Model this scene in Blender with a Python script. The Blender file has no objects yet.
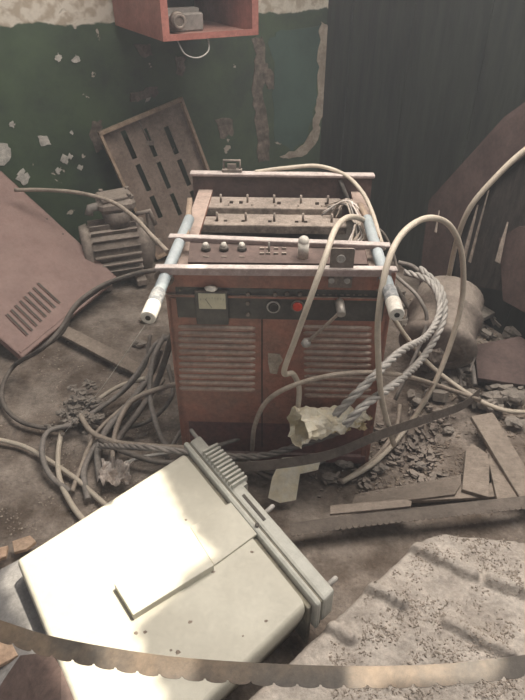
import bpy, math, random
from mathutils import Vector, Matrix, noise
random.seed(7)
C = bpy.context.scene
col = C.collection

# ------------------------------------------------------------------ camera
F = 580.0; TH = math.radians(35.2); CH = 1.4
cam_d = bpy.data.cameras.new('camera'); cam = bpy.data.objects.new('camera', cam_d); col.objects.link(cam)
cam.location = (0, 0, CH); cam.rotation_euler = (math.pi/2 - TH, 0, 0)
cam_d.sensor_fit = 'VERTICAL'; cam_d.sensor_height = 24.0; cam_d.lens = 24.0*F/700.0
cam_d.clip_start = 0.02
C.camera = cam
# ------------------------------------------------------------------ world, sun, added overhead fill lamp, exposure
w = bpy.data.worlds.new('world'); C.world = w; w.use_nodes = True
bg = w.node_tree.nodes['Background']; bg.inputs[0].default_value = (0.93, 0.95, 1.0, 1); bg.inputs[1].default_value = 0.24
SUN = Vector((0.30, 0.22, 1.0)).normalized()          # direction towards the sun
sd = bpy.data.lights.new('sun', 'SUN'); sd.energy = 6.0; sd.angle = math.radians(.7); sd.color = (1.0, 0.93, 0.80)
so = bpy.data.objects.new('sun', sd); col.objects.link(so); so.rotation_euler = SUN.to_track_quat('Z', 'Y').to_euler()
ad = bpy.data.lights.new('overhead_fill', 'AREA'); ad.shape = 'RECTANGLE'; ad.size = 2.4; ad.size_y = 1.6; ad.energy = 112; ad.color = (1.0, 0.945, 0.88)  # area lamp added under the roof as overhead fill
ao = bpy.data.objects.new('overhead_fill', ad); col.objects.link(ao); ao.location = (0.45, 1.45, 2.5); ao.rotation_euler = (math.radians(-18), math.radians(8), 0)
vs = C.view_settings; vs.view_transform = 'Standard'; vs.look = 'None'; vs.gamma = 1.0; vs.use_curve_mapping = False; vs.exposure = 0.30

# ------------------------------------------------------------------ helpers
ct, st = math.cos(TH), math.sin(TH)
def ray(px, py):
    u = (px-262.5)/F; v = (py-350)/F
    return Vector((u, ct - v*st, -st - v*ct))
def G(px, py, z=0.0):                       # point at height z
    d = ray(px, py); return Vector((0, 0, CH)) + d*((z-CH)/d.z)
def D(px, py, y):                           # point at distance y
    d = ray(px, py); return Vector((0, 0, CH)) + d*(y/d.y)
W1B, W1M = 3.35, 0.51                       # left back wall: y = W1B + W1M*x
def onwall(px, py, off=0.0):
    d = ray(px, py); k = math.sqrt(1+W1M*W1M)
    s = (W1B - off*k)/(d.y - W1M*d.x); return Vector((0, 0, CH)) + d*s
CORN = Vector((0.345, W1B + W1M*0.345, 0))
W2M = -1.96
def onwall2(px, py, off=0.0):
    d = ray(px, py); k = math.sqrt(1+W2M*W2M)
    s = (CORN.y - W2M*CORN.x - off*k)/(d.y - W2M*d.x); return Vector((0, 0, CH)) + d*s

def smooth_path(pts, n=8):
    P = [Vector(p) for p in pts]
    if len(P) < 3:
        return [P[0].lerp(P[1], i/4) for i in range(5)]
    out = []
    for i in range(len(P)-1):
        p0 = P[i-1] if i else P[0]*2-P[1]; p1 = P[i]; p2 = P[i+1]; p3 = P[i+2] if i+2 < len(P) else P[-1]*2-P[-2]
        for k in range(n):
            t = k/n
            out.append(0.5*((2*p1)+(p2-p0)*t+(2*p0-5*p1+4*p2-p3)*t*t+(3*p1-p0-3*p2+p3)*t*t*t))
    out.append(P[-1]); return out

class MB:
    def __init__(s): s.v = []; s.f = []; s.sm = []
    def face(s, idx, sm=False): s.f.append(tuple(idx)); s.sm.append(sm)
    def box(s, c, size, R=None, ch=0.0):
        c = Vector(c); hx, hy, hz = size[0]/2, size[1]/2, size[2]/2
        b = len(s.v)
        if ch <= 0:
            for z in (-hz, hz):
                for x, y in ((-hx, -hy), (hx, -hy), (hx, hy), (-hx, hy)):
                    p = Vector((x, y, z)); s.v.append(c + (R @ p if R else p))
            for q in ((3, 2, 1, 0), (4, 5, 6, 7), (0, 1, 5, 4), (1, 2, 6, 5), (2, 3, 7, 6), (3, 0, 4, 7)): s.face([b+i for i in q])
        else:                                # bevelled box: three stacked rings top and bottom
            rings = []
            ch = min(ch, hx*.9, hy*.9, hz*.9)
            for z, i in ((-hz, ch), (-hz+ch, 0), (hz-ch, 0), (hz, ch)):
                r = []
                X, Y = hx-i, hy-i; k = ch if i == 0 else ch*0.3
                for x, y in ((-X+k, -Y), (X-k, -Y), (X, -Y+k), (X, Y-k), (X-k, Y), (-X+k, Y), (-X, Y-k), (-X, -Y+k)):
                    p = Vector((x, y, z)); s.v.append(c + (R @ p if R else p)); r.append(len(s.v)-1)
                rings.append(r)
            for a, d in zip(rings, rings[1:]):
                for i in range(8): s.face((a[i], a[(i+1) % 8], d[(i+1) % 8], d[i]))
            s.face(rings[0][::-1]); s.face(rings[-1])
        return s
    def prism(s, poly, off):
        poly = [Vector(p) for p in poly]; off = Vector(off); n = len(poly); b = len(s.v)
        s.v += poly + [p+off for p in poly]
        s.face([b+i for i in range(n)][::-1]); s.face([b+n+i for i in range(n)])
        for i in range(n):
            j = (i+1) % n; s.face((b+i, b+j, b+n+j, b+n+i))
        return s
    def slab(s, poly, t):                   # polygon thickened along its own normal, downwards / backwards
        P = [Vector(p) for p in poly]
        nrm = Vector((0, 0, 0))
        for i in range(len(P)): nrm += P[i].cross(P[(i+1) % len(P)])
        nrm.normalize()
        if nrm.dot(Vector((0, -.6, 1))) < 0: nrm = -nrm
        return s.prism(P, nrm*-t)
    def tube(s, pts, r, n=8, caps=True, ell=None):
        P = [Vector(p) for p in pts]; N = len(P); b = len(s.v)
        up = None
        for i, p in enumerate(P):
            t = (P[min(i+1, N-1)]-P[max(i-1, 0)])
            t = t.normalized() if t.length > 1e-9 else Vector((0, 0, 1))
            if up is None: up = t.orthogonal().normalized()
            up = (up - t*up.dot(t)); up = up.normalized() if up.length > 1e-6 else t.orthogonal().normalized()
            sd_ = t.cross(up); rr = r[i] if isinstance(r, (list, tuple)) else r
            for k in range(n):
                a = 2*math.pi*k/n
                s.v.append(p + (up*math.cos(a)+sd_*math.sin(a))*rr)
        for i in range(N-1):
            for k in range(n):
                j = (k+1) % n
                s.face((b+i*n+k, b+i*n+j, b+(i+1)*n+j, b+(i+1)*n+k), True)
        if caps:
            s.face([b+k for k in range(n)][::-1]); s.face([b+(N-1)*n+k for k in range(n)])
        return s
    def cyl(s, p0, p1, r0, r1=None, n=20):
        r1 = r0 if r1 is None else r1
        return s.tube([p0, p1], [r0, r1], n)
    def ring(s, c, ax, r, rr, n=24, m=8):
        ax = Vector(ax).normalized(); u = ax.orthogonal().normalized(); v = ax.cross(u); c = Vector(c); b = len(s.v)
        for i in range(n):
            a = 2*math.pi*i/n; d = u*math.cos(a)+v*math.sin(a)
            for k in range(m):
                q = 2*math.pi*k/m; s.v.append(c+d*(r+rr*math.cos(q))+ax*rr*math.sin(q))
        for i in range(n):
            for k in range(m):
                s.face((b+i*m+k, b+((i+1) % n)*m+k, b+((i+1) % n)*m+(k+1) % m, b+i*m+(k+1) % m), True)
        return s
    def ribbon(s, pts, wv, t):              # flat band: points, width vectors, thickness
        P = [Vector(p) for p in pts]; b = len(s.v); N = len(P)
        for i, p in enumerate(P):
            tn = (P[min(i+1, N-1)]-P[max(i-1, 0)]).normalized(); wd = wv[i] if isinstance(wv, list) else Vector(wv)
            nn = tn.cross(wd).normalized()*t/2
            s.v += [p-nn, p+wd-nn, p+wd+nn, p+nn]
        for i in range(N-1):
            for k in range(4):
                j = (k+1) % 4; s.face((b+i*4+k, b+i*4+j, b+(i+1)*4+j, b+(i+1)*4+k))
        s.face((b, b+1, b+2, b+3)); e = b+(N-1)*4; s.face((e+3, e+2, e+1, e))
        return s
    def lump(s, c, r, seed=0, squash=(1, 1, 1), rough=.35, n=10, freq=2.0, sm=False):
        c = Vector(c); b = len(s.v); off = Vector((seed*3.1, seed*1.7, seed*.9))
        m = n*2
        for i in range(n+1):
            th = math.pi*i/n
            for k in range(m):
                a = 2*math.pi*k/m
                d = Vector((math.sin(th)*math.cos(a), math.sin(th)*math.sin(a), math.cos(th)))
                q = 1+rough*noise.noise(d*freq+off)*1.6
                s.v.append(c+Vector((d.x*squash[0], d.y*squash[1], d.z*squash[2]))*r*q)
        for i in range(n):
            for k in range(m):
                j = (k+1) % m; s.face((b+i*m+k, b+(i+1)*m+k, b+(i+1)*m+j, b+i*m+j), sm)
        return s
    def build(s, name, mat, parent=None, world=False, mod=None):
        vs_ = [Vector(v) for v in s.v]; loc = Vector((0, 0, 0))
        if parent is not None and world:
            M = Matrix.LocRotScale(parent.location, parent.rotation_euler, None).inverted(); vs_ = [M @ v for v in vs_]
        if parent is None:
            xs = [v.x for v in vs_]; ys = [v.y for v in vs_]; zs = [v.z for v in vs_]
            loc = Vector(((min(xs)+max(xs))/2, (min(ys)+max(ys))/2, min(zs))); vs_ = [v-loc for v in vs_]
        me = bpy.data.meshes.new(name); me.from_pydata(vs_, [], s.f); me.update()
        me.polygons.foreach_set('use_smooth', s.sm)
        import bmesh
        bm = bmesh.new(); bm.from_mesh(me); bmesh.ops.recalc_face_normals(bm, faces=bm.faces); bm.to_mesh(me); bm.free()
        me.materials.append(mat)
        o = bpy.data.objects.new(name, me); col.objects.link(o); o.location = loc
        if parent is not None: o.parent = parent
        if mod:
            b = o.modifiers.new('bevel', 'BEVEL'); b.width = mod; b.segments = 2; b.limit_method = 'ANGLE'
        return o

def tag(o, label=None, cat=None, group=None, kind=None):
    if label: o['label'] = label
    if cat: o['category'] = cat
    if group: o['group'] = group
    if kind: o['kind'] = kind
    return o
def thing(name, loc, label, cat, group=None, rz=0.0):
    o = bpy.data.objects.new(name, None); col.objects.link(o); o.location = loc; o.rotation_euler = (0, 0, rz); o.empty_display_size = .05
    return tag(o, label, cat, group)
def copy_tree(o, parent=None):
    c = o.copy(); col.objects.link(c)
    if parent is not None: c.parent = parent
    for ch in list(o.children): copy_tree(ch, c)
    return c

# ------------------------------------------------------------------ materials
def mat(name, c1, c2=None, rough=.7, metal=0.0, scale=8.0, bump=.15, bscale=60, dust=0.0, dustc=(.42, .36, .30), stretch=(1, 1, 1), lo=.4, hi=.65, bdist=.004, spec=.35, grime=.35):
    m = bpy.data.materials.new(name); m.use_nodes = True; nt = m.node_tree; N = nt.nodes; L = nt.links
    p = N['Principled BSDF']; p.inputs['Roughness'].default_value = rough; p.inputs['Metallic'].default_value = metal
    p.inputs['Specular IOR Level'].default_value = spec
    tc = N.new('ShaderNodeNewGeometry'); mp = N.new('ShaderNodeMapping'); mp.inputs['Scale'].default_value = stretch
    L.new(tc.outputs['Position'], mp.inputs['Vector'])
    n1 = N.new('ShaderNodeTexNoise'); n1.inputs['Scale'].default_value = scale; n1.inputs['Detail'].default_value = 8; n1.inputs['Roughness'].default_value = .65
    L.new(mp.outputs[0], n1.inputs['Vector'])
    r = N.new('ShaderNodeValToRGB'); r.color_ramp.elements[0].position = lo; r.color_ramp.elements[1].position = hi
    r.color_ramp.elements[0].color = (*c1, 1); r.color_ramp.elements[1].color = (*(c2 or c1), 1)
    L.new(n1.outputs['Fac'], r.inputs[0]); out = r.outputs[0]
    if dust > 0:
        sx = N.new('ShaderNodeSeparateXYZ'); L.new(tc.outputs['Normal'], sx.inputs[0])
        n3 = N.new('ShaderNodeTexNoise'); n3.inputs['Scale'].default_value = 35; n3.inputs['Detail'].default_value = 6; L.new(tc.outputs['Position'], n3.inputs['Vector'])
        ad_ = N.new('ShaderNodeMath'); ad_.operation = 'ADD'; L.new(sx.outputs[2], ad_.inputs[0]); L.new(n3.outputs['Fac'], ad_.inputs[1])
        mr = N.new('ShaderNodeMapRange'); mr.inputs['From Min'].default_value = .75; mr.inputs['From Max'].default_value = 1.35
        mr.inputs['To Min'].default_value = dust*.18; mr.inputs['To Max'].default_value = dust
        L.new(ad_.outputs[0], mr.inputs['Value'])
        mx = N.new('ShaderNodeMix'); mx.data_type = 'RGBA'; L.new(mr.outputs[0], mx.inputs[0]); L.new(out, mx.inputs[6]); mx.inputs[7].default_value = (*dustc, 1)
        out = mx.outputs[2]
    if grime > 0:
        n4 = N.new('ShaderNodeTexNoise'); n4.inputs['Scale'].default_value = 75; n4.inputs['Detail'].default_value = 7; n4.inputs['Roughness'].default_value = .75; L.new(tc.outputs['Position'], n4.inputs['Vector'])
        n5 = N.new('ShaderNodeTexNoise'); n5.inputs['Scale'].default_value = 11; n5.inputs['Detail'].default_value = 9; n5.inputs['Roughness'].default_value = .75; L.new(tc.outputs['Position'], n5.inputs['Vector'])
        a4 = N.new('ShaderNodeMath'); a4.operation = 'ADD'; L.new(n4.outputs['Fac'], a4.inputs[0]); L.new(n5.outputs['Fac'], a4.inputs[1])
        m4 = N.new('ShaderNodeMapRange'); m4.inputs['From Min'].default_value = .75; m4.inputs['From Max'].default_value = 1.25; m4.inputs['To Min'].default_value = 1-grime; m4.inputs['To Max'].default_value = 1+grime*.75; L.new(a4.outputs[0], m4.inputs['Value'])
        vm_ = N.new('ShaderNodeVectorMath'); vm_.operation = 'SCALE'; L.new(out, vm_.inputs[0]); L.new(m4.outputs[0], vm_.inputs['Scale']); out = vm_.outputs[0]
    L.new(out, p.inputs['Base Color'])
    if bump:
        n2 = N.new('ShaderNodeTexNoise'); n2.inputs['Scale'].default_value = bscale; n2.inputs['Detail'].default_value = 6
        L.new(mp.outputs[0], n2.inputs['Vector'])
        b = N.new('ShaderNodeBump'); b.inputs['Strength'].default_value = bump; b.inputs['Distance'].default_value = bdist
        L.new(n2.outputs['Fac'], b.inputs['Height']); L.new(b.outputs[0], p.inputs['Normal'])
    return m

M = {}
M['floor'] = mat('floor_dust', (.13, .098, .075), (.33, .275, .23), .95, scale=5, bump=.9, bscale=45, bdist=.012, lo=.38, hi=.62)
M['red'] = mat('red_paint', (.30, .095, .055), (.17, .075, .05), .6, scale=9, dust=.85, dustc=(.48, .38, .32), bump=.1)
M['redshade'] = mat('dark_red_shade', (.17, .06, .05), (.11, .05, .045), .6, scale=14, dust=.6, dustc=(.36, .28, .25), bump=.1)  # darker red, also carries the shade painted on the lower front
M['platebrown'] = mat('dark_brown_plate', (.075, .042, .036), (.12, .07, .06), .7, scale=14, dust=.12)
M['rail'] = mat('pink_grey_rail', (.36, .27, .25), (.28, .19, .17), .7, scale=20, dust=1.0, dustc=(.55, .47, .43))
M['cover'] = mat('brown_cover_paint', (.25, .145, .125), (.31, .195, .165), .65, grime=.16, scale=6, dust=.5, dustc=(.36, .26, .225), bump=.12)
M['brownsheet'] = mat('dark_brown_sheet', (.060, .036, .032), (.10, .064, .056), .75, scale=6, dust=.2, dustc=(.26, .19, .165))
M['tray'] = mat('tan_tray', (.20, .145, .115), (.27, .20, .16), .7, scale=12, dust=.5, dustc=(.34, .27, .22))
M['trayrim'] = mat('tan_rim', (.38, .27, .19), (.29, .20, .14), .7, scale=20, dust=.5, dustc=(.48, .37, .28))
M['black'] = mat('black_panel', (.035, .033, .03), (.075, .068, .06), .5, scale=18, dust=.25)
M['void'] = mat('dark_interior', (.02, .018, .016), (.045, .04, .035), .9, scale=10, dust=.2)
M['iron'] = mat('dusty_iron', (.12, .095, .08), (.21, .17, .145), .85, scale=18, dust=.85, dustc=(.36, .30, .25), bump=.5, bscale=70)
M['steel'] = mat('dull_steel', (.32, .30, .28), (.42, .39, .35), .5, metal=.4, scale=40, dust=.5)
M['plate'] = mat('dusty_plate', (.17, .135, .11), (.27, .22, .18), .85, scale=30, dust=.6, dustc=(.38, .31, .26), grime=.5, bump=.6, bscale=120)
M['rod'] = mat('pale_blue_grey_tube', (.30, .35, .37), (.40, .45, .46), .5, grime=.16, scale=25, dust=.35, dustc=(.58, .58, .56))
M['rodgrip'] = mat('worn_grip', (.16, .165, .17), (.34, .33, .31), .7, scale=60, bump=.8, bscale=150)
M['knobw'] = mat('ivory_plastic', (.72, .68, .60), (.60, .55, .48), .4, scale=30, dust=.3)
M['redbtn'] = mat('red_button', (.75, .07, .04), (.65, .06, .03), .35, scale=30)
M['meter'] = mat('meter_dial', (.56, .52, .38), (.50, .46, .33), .5, grime=.16, scale=40)
M['beige'] = mat('beige_cable', (.44, .37, .29), (.53, .46, .37), .6, grime=.16, scale=16, dust=.4, dustc=(.62, .54, .44), bump=.1)
M['tancable'] = mat('tan_dusty_cable', (.27, .215, .17), (.36, .29, .235), .75, scale=16, dust=.6, dustc=(.44, .37, .30))
M['greycable'] = mat('grey_cable', (.14, .125, .11), (.22, .195, .175), .7, scale=16, dust=.6, dustc=(.32, .28, .245))
M['darkcable'] = mat('dark_rubber_cable', (.075, .062, .052), (.13, .11, .095), .7, scale=16, dust=.6, dustc=(.24, .205, .175))
M['palecable'] = mat('pale_grey_cable', (.30, .275, .25), (.38, .35, .32), .6, scale=16, dust=.4, dustc=(.60, .56, .50))
M['casing'] = mat('offwhite_enamel', (.50, .47, .385), (.58, .55, .455), .5, grime=.08, scale=5, dust=.15, dustc=(.58, .51, .41), bump=.06, lo=.45, hi=.6)
M['casingrim'] = mat('grey_white_rim', (.42, .41, .36), (.50, .49, .43), .5, grime=.12, scale=18, dust=.2, dustc=(.58, .54, .46))
M['casingdark'] = mat('grimy_seam', (.20, .18, .14), (.28, .25, .19), .8, scale=20)
M['paper'] = mat('cream_wrap', (.80, .71, .52), (.88, .82, .68), .7, grime=.16, scale=30, bump=.5)
M['foam'] = mat('yellow_foam', (.60, .47, .25), (.72, .60, .38), .9, scale=40, bump=1.0, bscale=110)
M['rag'] = mat('pale_rag', (.62, .54, .48), (.74, .66, .60), .9, scale=30, bump=.8)
M['wood'] = mat('weathered_plank', (.15, .115, .09), (.25, .20, .16), .85, scale=10, dust=.6, dustc=(.36, .295, .24), stretch=(1, 4, 1), bump=.5)
M['pan'] = mat('dusty_pressed_sheet', (.40, .345, .295), (.52, .46, .40), .95, scale=9, bump=.8, bscale=80, bdist=.005)
M['crumb'] = mat('bark_crumbs', (.20, .15, .115), (.34, .28, .22), .95, scale=50, bump=0)
M['crumbpale'] = mat('pale_crumbs', (.34, .28, .225), (.46, .39, .32), .95, scale=50, bump=0)
M['crumbmid'] = mat('tan_crumbs', (.28, .23, .185), (.40, .34, .285), .95, scale=50, bump=0)
M['blade'] = mat('saw_blade_steel', (.085, .072, .060), (.165, .12, .082), .55, metal=.2, scale=6, bump=.08, bscale=90, dust=0)
M['band'] = mat('rusty_band', (.085, .066, .054), (.13, .104, .085), .8, scale=20, dust=.5, dustc=(.20, .165, .135), bump=.4)
M['slate'] = mat('grey_sheet', (.26, .245, .235), (.33, .31, .29), .7, scale=7, bump=.2)
M['terra'] = mat('orange_tile', (.48, .32, .22), (.54, .40, .29), .8, scale=12, bump=.3)
M['stone'] = mat('grey_rubble', (.17, .145, .125), (.27, .235, .20), .9, scale=20, dust=.6, dustc=(.33, .285, .24), bump=.6)
M['plaster'] = mat('bare_plaster', (.32, .26, .20), (.44, .37, .30), .95, scale=16, bump=.7, bscale=40, bdist=.01)
M['patch'] = mat('dull_brown_plaster', (.12, .095, .075), (.22, .175, .14), .95, scale=22, bump=.7, bscale=40, bdist=.01)
M['chalk'] = mat('chalky_chip', (.46, .43, .38), (.60, .56, .50), .95, scale=22)
M['thread'] = mat('pale_thread', (.6, .58, .53), None, .6, bump=0)
M['cloth'] = mat('dark_streaked_sheet', (.022, .018, .016), (.06, .048, .042), .8, scale=7, stretch=(5, 5, .8), bump=.3)
M['roof'] = mat('blocker_roof', (.20, .16, .13), (.26, .21, .17), .9, scale=6)

def wall_mat(name, green1, green2, chip_lo, zline=None, streak=1.0, plaster=(.46, .40, .33)):
    m = bpy.data.materials.new(name); m.use_nodes = True; nt = m.node_tree; N = nt.nodes; L = nt.links
    p = N['Principled BSDF']; p.inputs['Roughness'].default_value = .6
    g = N.new('ShaderNodeNewGeometry')
    mp = N.new('ShaderNodeMapping'); mp.inputs['Scale'].default_value = (streak, streak, 1); L.new(g.outputs['Position'], mp.inputs[0])
    n1 = N.new('ShaderNodeTexNoise'); n1.inputs['Scale'].default_value = 2.6; n1.inputs['Detail'].default_value = 10; n1.inputs['Roughness'].default_value = .7; L.new(mp.outputs[0], n1.inputs[0])
    r = N.new('ShaderNodeValToRGB'); r.color_ramp.elements[0].position = .38; r.color_ramp.elements[1].position = .62
    r.color_ramp.elements[0].color = (*green1, 1); r.color_ramp.elements[1].color = (*green2, 1); L.new(n1.outputs[0], r.inputs[0])
    n2 = N.new('ShaderNodeTexNoise'); n2.inputs['Scale'].default_value = 9; n2.inputs['Detail'].default_value = 5; n2.inputs['Roughness'].default_value = .55; n2.inputs['Distortion'].default_value = .4; L.new(g.outputs['Position'], n2.inputs[0])
    r2 = N.new('ShaderNodeValToRGB'); r2.color_ramp.elements[0].position = chip_lo; r2.color_ramp.elements[1].position = chip_lo+.012
    r2.color_ramp.elements[0].color = (0, 0, 0, 1); r2.color_ramp.elements[1].color = (1, 1, 1, 1); L.new(n2.outputs[0], r2.inputs[0])
    n3 = N.new('ShaderNodeTexNoise'); n3.inputs['Scale'].default_value = 22; n3.inputs['Detail'].default_value = 6; L.new(g.outputs['Position'], n3.inputs[0])
    r3 = N.new('ShaderNodeValToRGB'); r3.color_ramp.elements[0].color = (*[c*.72 for c in plaster], 1); r3.color_ramp.elements[1].color = (*[c*1.2 for c in plaster], 1); L.new(n3.outputs[0], r3.inputs[0])
    mx = N.new('ShaderNodeMix'); mx.data_type = 'RGBA'; L.new(r.outputs[0], mx.inputs[6]); L.new(r3.outputs[0], mx.inputs[7]); L.new(r2.outputs[0], mx.inputs[0]); out = mx.outputs[2]
    hgt = r2.outputs[0]
    if zline is not None:
        sx = N.new('ShaderNodeSeparateXYZ'); L.new(g.outputs['Position'], sx.inputs[0])
        wob = N.new('ShaderNodeMath'); wob.operation = 'MULTIPLY_ADD'; L.new(n2.outputs[0], wob.inputs[0]); wob.inputs[1].default_value = .07; L.new(sx.outputs[2], wob.inputs[2])
        r4 = N.new('ShaderNodeMapRange'); r4.inputs['From Min'].default_value = zline+.035; r4.inputs['From Max'].default_value = zline+.042; L.new(wob.outputs[0], r4.inputs[0])
        up = N.new('ShaderNodeValToRGB'); up.color_ramp.elements[0].color = (.44, .36, .27, 1); up.color_ramp.elements[0].position = .42; up.color_ramp.elements[1].color = (.66, .59, .49, 1); up.color_ramp.elements[1].position = .55; L.new(n3.outputs[0], up.inputs[0])
        m2 = N.new('ShaderNodeMix'); m2.data_type = 'RGBA'; L.new(r4.outputs[0], m2.inputs[0]); L.new(out, m2.inputs[6]); L.new(up.outputs[0], m2.inputs[7]); out = m2.outputs[2]
    L.new(out, p.inputs['Base Color'])
    sub = N.new('ShaderNodeMath'); sub.operation = 'SUBTRACT'; L.new(n1.outputs[0], sub.inputs[0]); L.new(hgt, sub.inputs[1])
    b = N.new('ShaderNodeBump'); b.inputs['Strength'].default_value = .5; b.inputs['Distance'].default_value = .008; L.new(sub.outputs[0], b.inputs['Height']); L.new(b.outputs[0], p.inputs['Normal'])
    return m
M['wall1'] = wall_mat('peeling_green_paint', (.030, .045, .029), (.066, .10, .050), .675, zline=1.10)
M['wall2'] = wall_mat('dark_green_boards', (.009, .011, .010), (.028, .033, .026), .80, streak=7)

# ------------------------------------------------------------------ structure
def fh(x, y): return .012*noise.noise(Vector((x*3, y*3, 0)))+.006*noise.noise(Vector((x*13, y*13, 3)))
m = MB(); NX, NY = 150, 150
X0, X1, Y0, Y1 = -2.4, 2.6, -.6, 4.4
for j in range(NY+1):
    for i in range(NX+1):
        x = X0+(X1-X0)*i/NX; y = Y0+(Y1-Y0)*j/NY; m.v.append(Vector((x, y, fh(x, y)-.012)))
for j in range(NY):
    for i in range(NX):
        a = j*(NX+1)+i; m.face((a, a+1, a+NX+2, a+NX+1), True)
fl = m.build('floor', M['floor']); tag(fl, kind='structure')

k = math.sqrt(1+W1M**2); d1 = Vector((1/k, W1M/k, 0)); n1 = Vector((W1M/k, -1/k, 0))
m = MB(); a = CORN - d1*2.9; b_ = CORN
m.prism([a+Vector((0, 0, -.05)), b_+Vector((0, 0, -.05)), b_+Vector((0, 0, 2.7)), a+Vector((0, 0, 2.7))], -n1*.15)
tag(m.build('wall_left', M['wall1']), kind='structure')
k2 = math.sqrt(1+W2M**2); d2 = Vector((1/k2, W2M/k2, 0)); n2 = Vector((W2M/k2, -1/k2, 0))
m = MB(); pos = 0.0; ii = 0
while pos < 2.4:
    wd = .20+.08*random.random(); dep = .002*(ii % 2)
    p0 = CORN+d2*pos+n2*(-dep); p1 = p0+d2*(wd-.0015)
    m.prism([p0+Vector((0, 0, -.05)), p1+Vector((0, 0, -.05)), p1+Vector((0, 0, 2.7)), p0+Vector((0, 0, 2.7))], -n2*.15)
    pos += wd; ii += 1
m.prism([CORN+n2*-.02+Vector((0, 0, -.05)), CORN+d2*2.4+n2*-.02+Vector((0, 0, -.05)), CORN+d2*2.4+n2*-.02+Vector((0, 0, 2.7)), CORN+n2*-.02+Vector((0, 0, 2.7))], -n2*.12)
tag(m.build('wall_right', M['wall2']), kind='structure')

# unseen roof added to block the sun, openings cut to shape the sun patches
def inpoly(x, y, poly):
    c = False; j = len(poly)-1
    for i in range(len(poly)):
        xi, yi = poly[i][0], poly[i][1]; xj, yj = poly[j][0], poly[j][1]
        if (yi > y) != (yj > y) and x < (xj-xi)*(y-yi)/(yj-yi)+xi: c = not c
        j = i
    return c
RZ = 2.62
def toroof(px, py, z): p = G(px, py, z); return p + SUN*((RZ-z)/SUN.z)
holes = [[toroof(*q, .17) for q in ((4, 550), (20, 530), (152, 450), (168, 490), (186, 522), (212, 556), (135, 632), (165, 700), (170, 800), (95, 800), (60, 690))], []]
holes[1] = [toroof(*q, .36) for q in ((338, 660), (498, 650), (500, 682), (345, 692))]
m = MB(); cell = .02; x0, y0 = -2.3, -.5; nx, ny = 240, 220
idx = {}
def rv(i, j):
    if (i, j) not in idx:
        idx[(i, j)] = len(m.v); m.v.append(Vector((x0+i*cell, y0+j*cell, RZ)))
    return idx[(i, j)]
for j in range(ny):
    for i in range(nx):
        cx, cy = x0+(i+.5)*cell, y0+(j+.5)*cell
        if any(inpoly(cx, cy, h) for h in holes): continue
        m.face((rv(i, j), rv(i+1, j), rv(i+1, j+1), rv(i, j+1)))
rf = m.build('sun_blocker_roof', M['roof']); tag(rf, kind='structure')
so_ = rf.modifiers.new('solid', 'SOLIDIFY'); so_.thickness = .02

# peeled plaster patches and the crack strips of the left wall
def ragged(path, off_px, seed, inner=None):
    random.seed(seed); out = []
    for (x, y) in path: out.append((x+random.uniform(-off_px, off_px), y+random.uniform(-off_px, off_px)))
    return out
def dense(path, n=4):
    r = []
    for i in range(len(path)):
        a, b = path[i], path[(i+1) % len(path)]
        for k in range(n): r.append((a[0]+(b[0]-a[0])*k/n, a[1]+(b[1]-a[1])*k/n))
    return r
def wallpatch(path, seed, mt='plaster', th=.006, jit=1.6):
    P = [onwall(x, y, th) for x, y in ragged(dense(path), jit, seed)]
    o = MB().prism(P, -n1*(th+.002)).build('trim_%d' % seed, M[mt]); tag(o, kind='structure'); return o
wallpatch([(253, 38), (263, 38), (266, 60), (263, 90), (270, 130), (268, 160), (258, 162), (256, 120), (252, 90), (256, 60)], 1, mt='patch')
wallpatch([(321, 22), (328, 26), (330, 60), (324, 92), (328, 108), (320, 118), (318, 140), (306, 154), (288, 160), (280, 157), (300, 148), (313, 130), (316, 108), (320, 92), (318, 60)], 2)
wallpatch([(263, 60), (272, 70), (274, 88), (268, 90), (264, 78)], 3, mt='patch')
wallpatch([(134, 45), (150, 44), (153, 55), (142, 58)], 4, mt='patch', jit=1)
wallpatch([(130, 92), (155, 86), (160, 95), (142, 101), (131, 100)], 5, mt='patch', jit=2)
wallpatch([(-5, 142), (8, 143), (12, 155), (5, 165), (-5, 168)], 6, mt='chalk', jit=1.5)
wallpatch([(38, 137), (48, 136), (51, 144), (42, 147)], 7, mt='chalk', jit=1)
wallpatch([(216, 118), (232, 120), (236, 134), (222, 138)], 8, mt='patch', jit=2)
wallpatch([(176, 56), (186, 58), (184, 76), (177, 74)], 9, mt='patch', jit=1.5)
for i_, (cx_, cy_, cr_) in enumerate(((58, 58, 4), (76, 60, 4), (12, 125, 3), (64, 160, 5), (80, 168, 3), (70, 157, 3), (58, 171, 3), (22, 178, 7), (72, 133, 2))):
    wallpatch([(cx_-cr_, cy_), (cx_, cy_-cr_*1.2), (cx_+cr_, cy_-cr_*.3), (cx_+cr_*.4, cy_+cr_)], 20+i_, mt='chalk', jit=cr_*.3)
M['teal'] = wall_mat('teal_paint_layer', (.035, .065, .052), (.06, .105, .082), .70)
wallpatch([(268, 42), (280, 30), (318, 27), (319, 60), (317, 90), (314, 112), (308, 136), (292, 150), (276, 140), (272, 100), (276, 70)], 40, mt='teal', th=.003)
wallpatch([(92, 122), (102, 121), (100, 134), (104, 150), (97, 152), (90, 136)], 10, mt='patch', jit=1.5)

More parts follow.
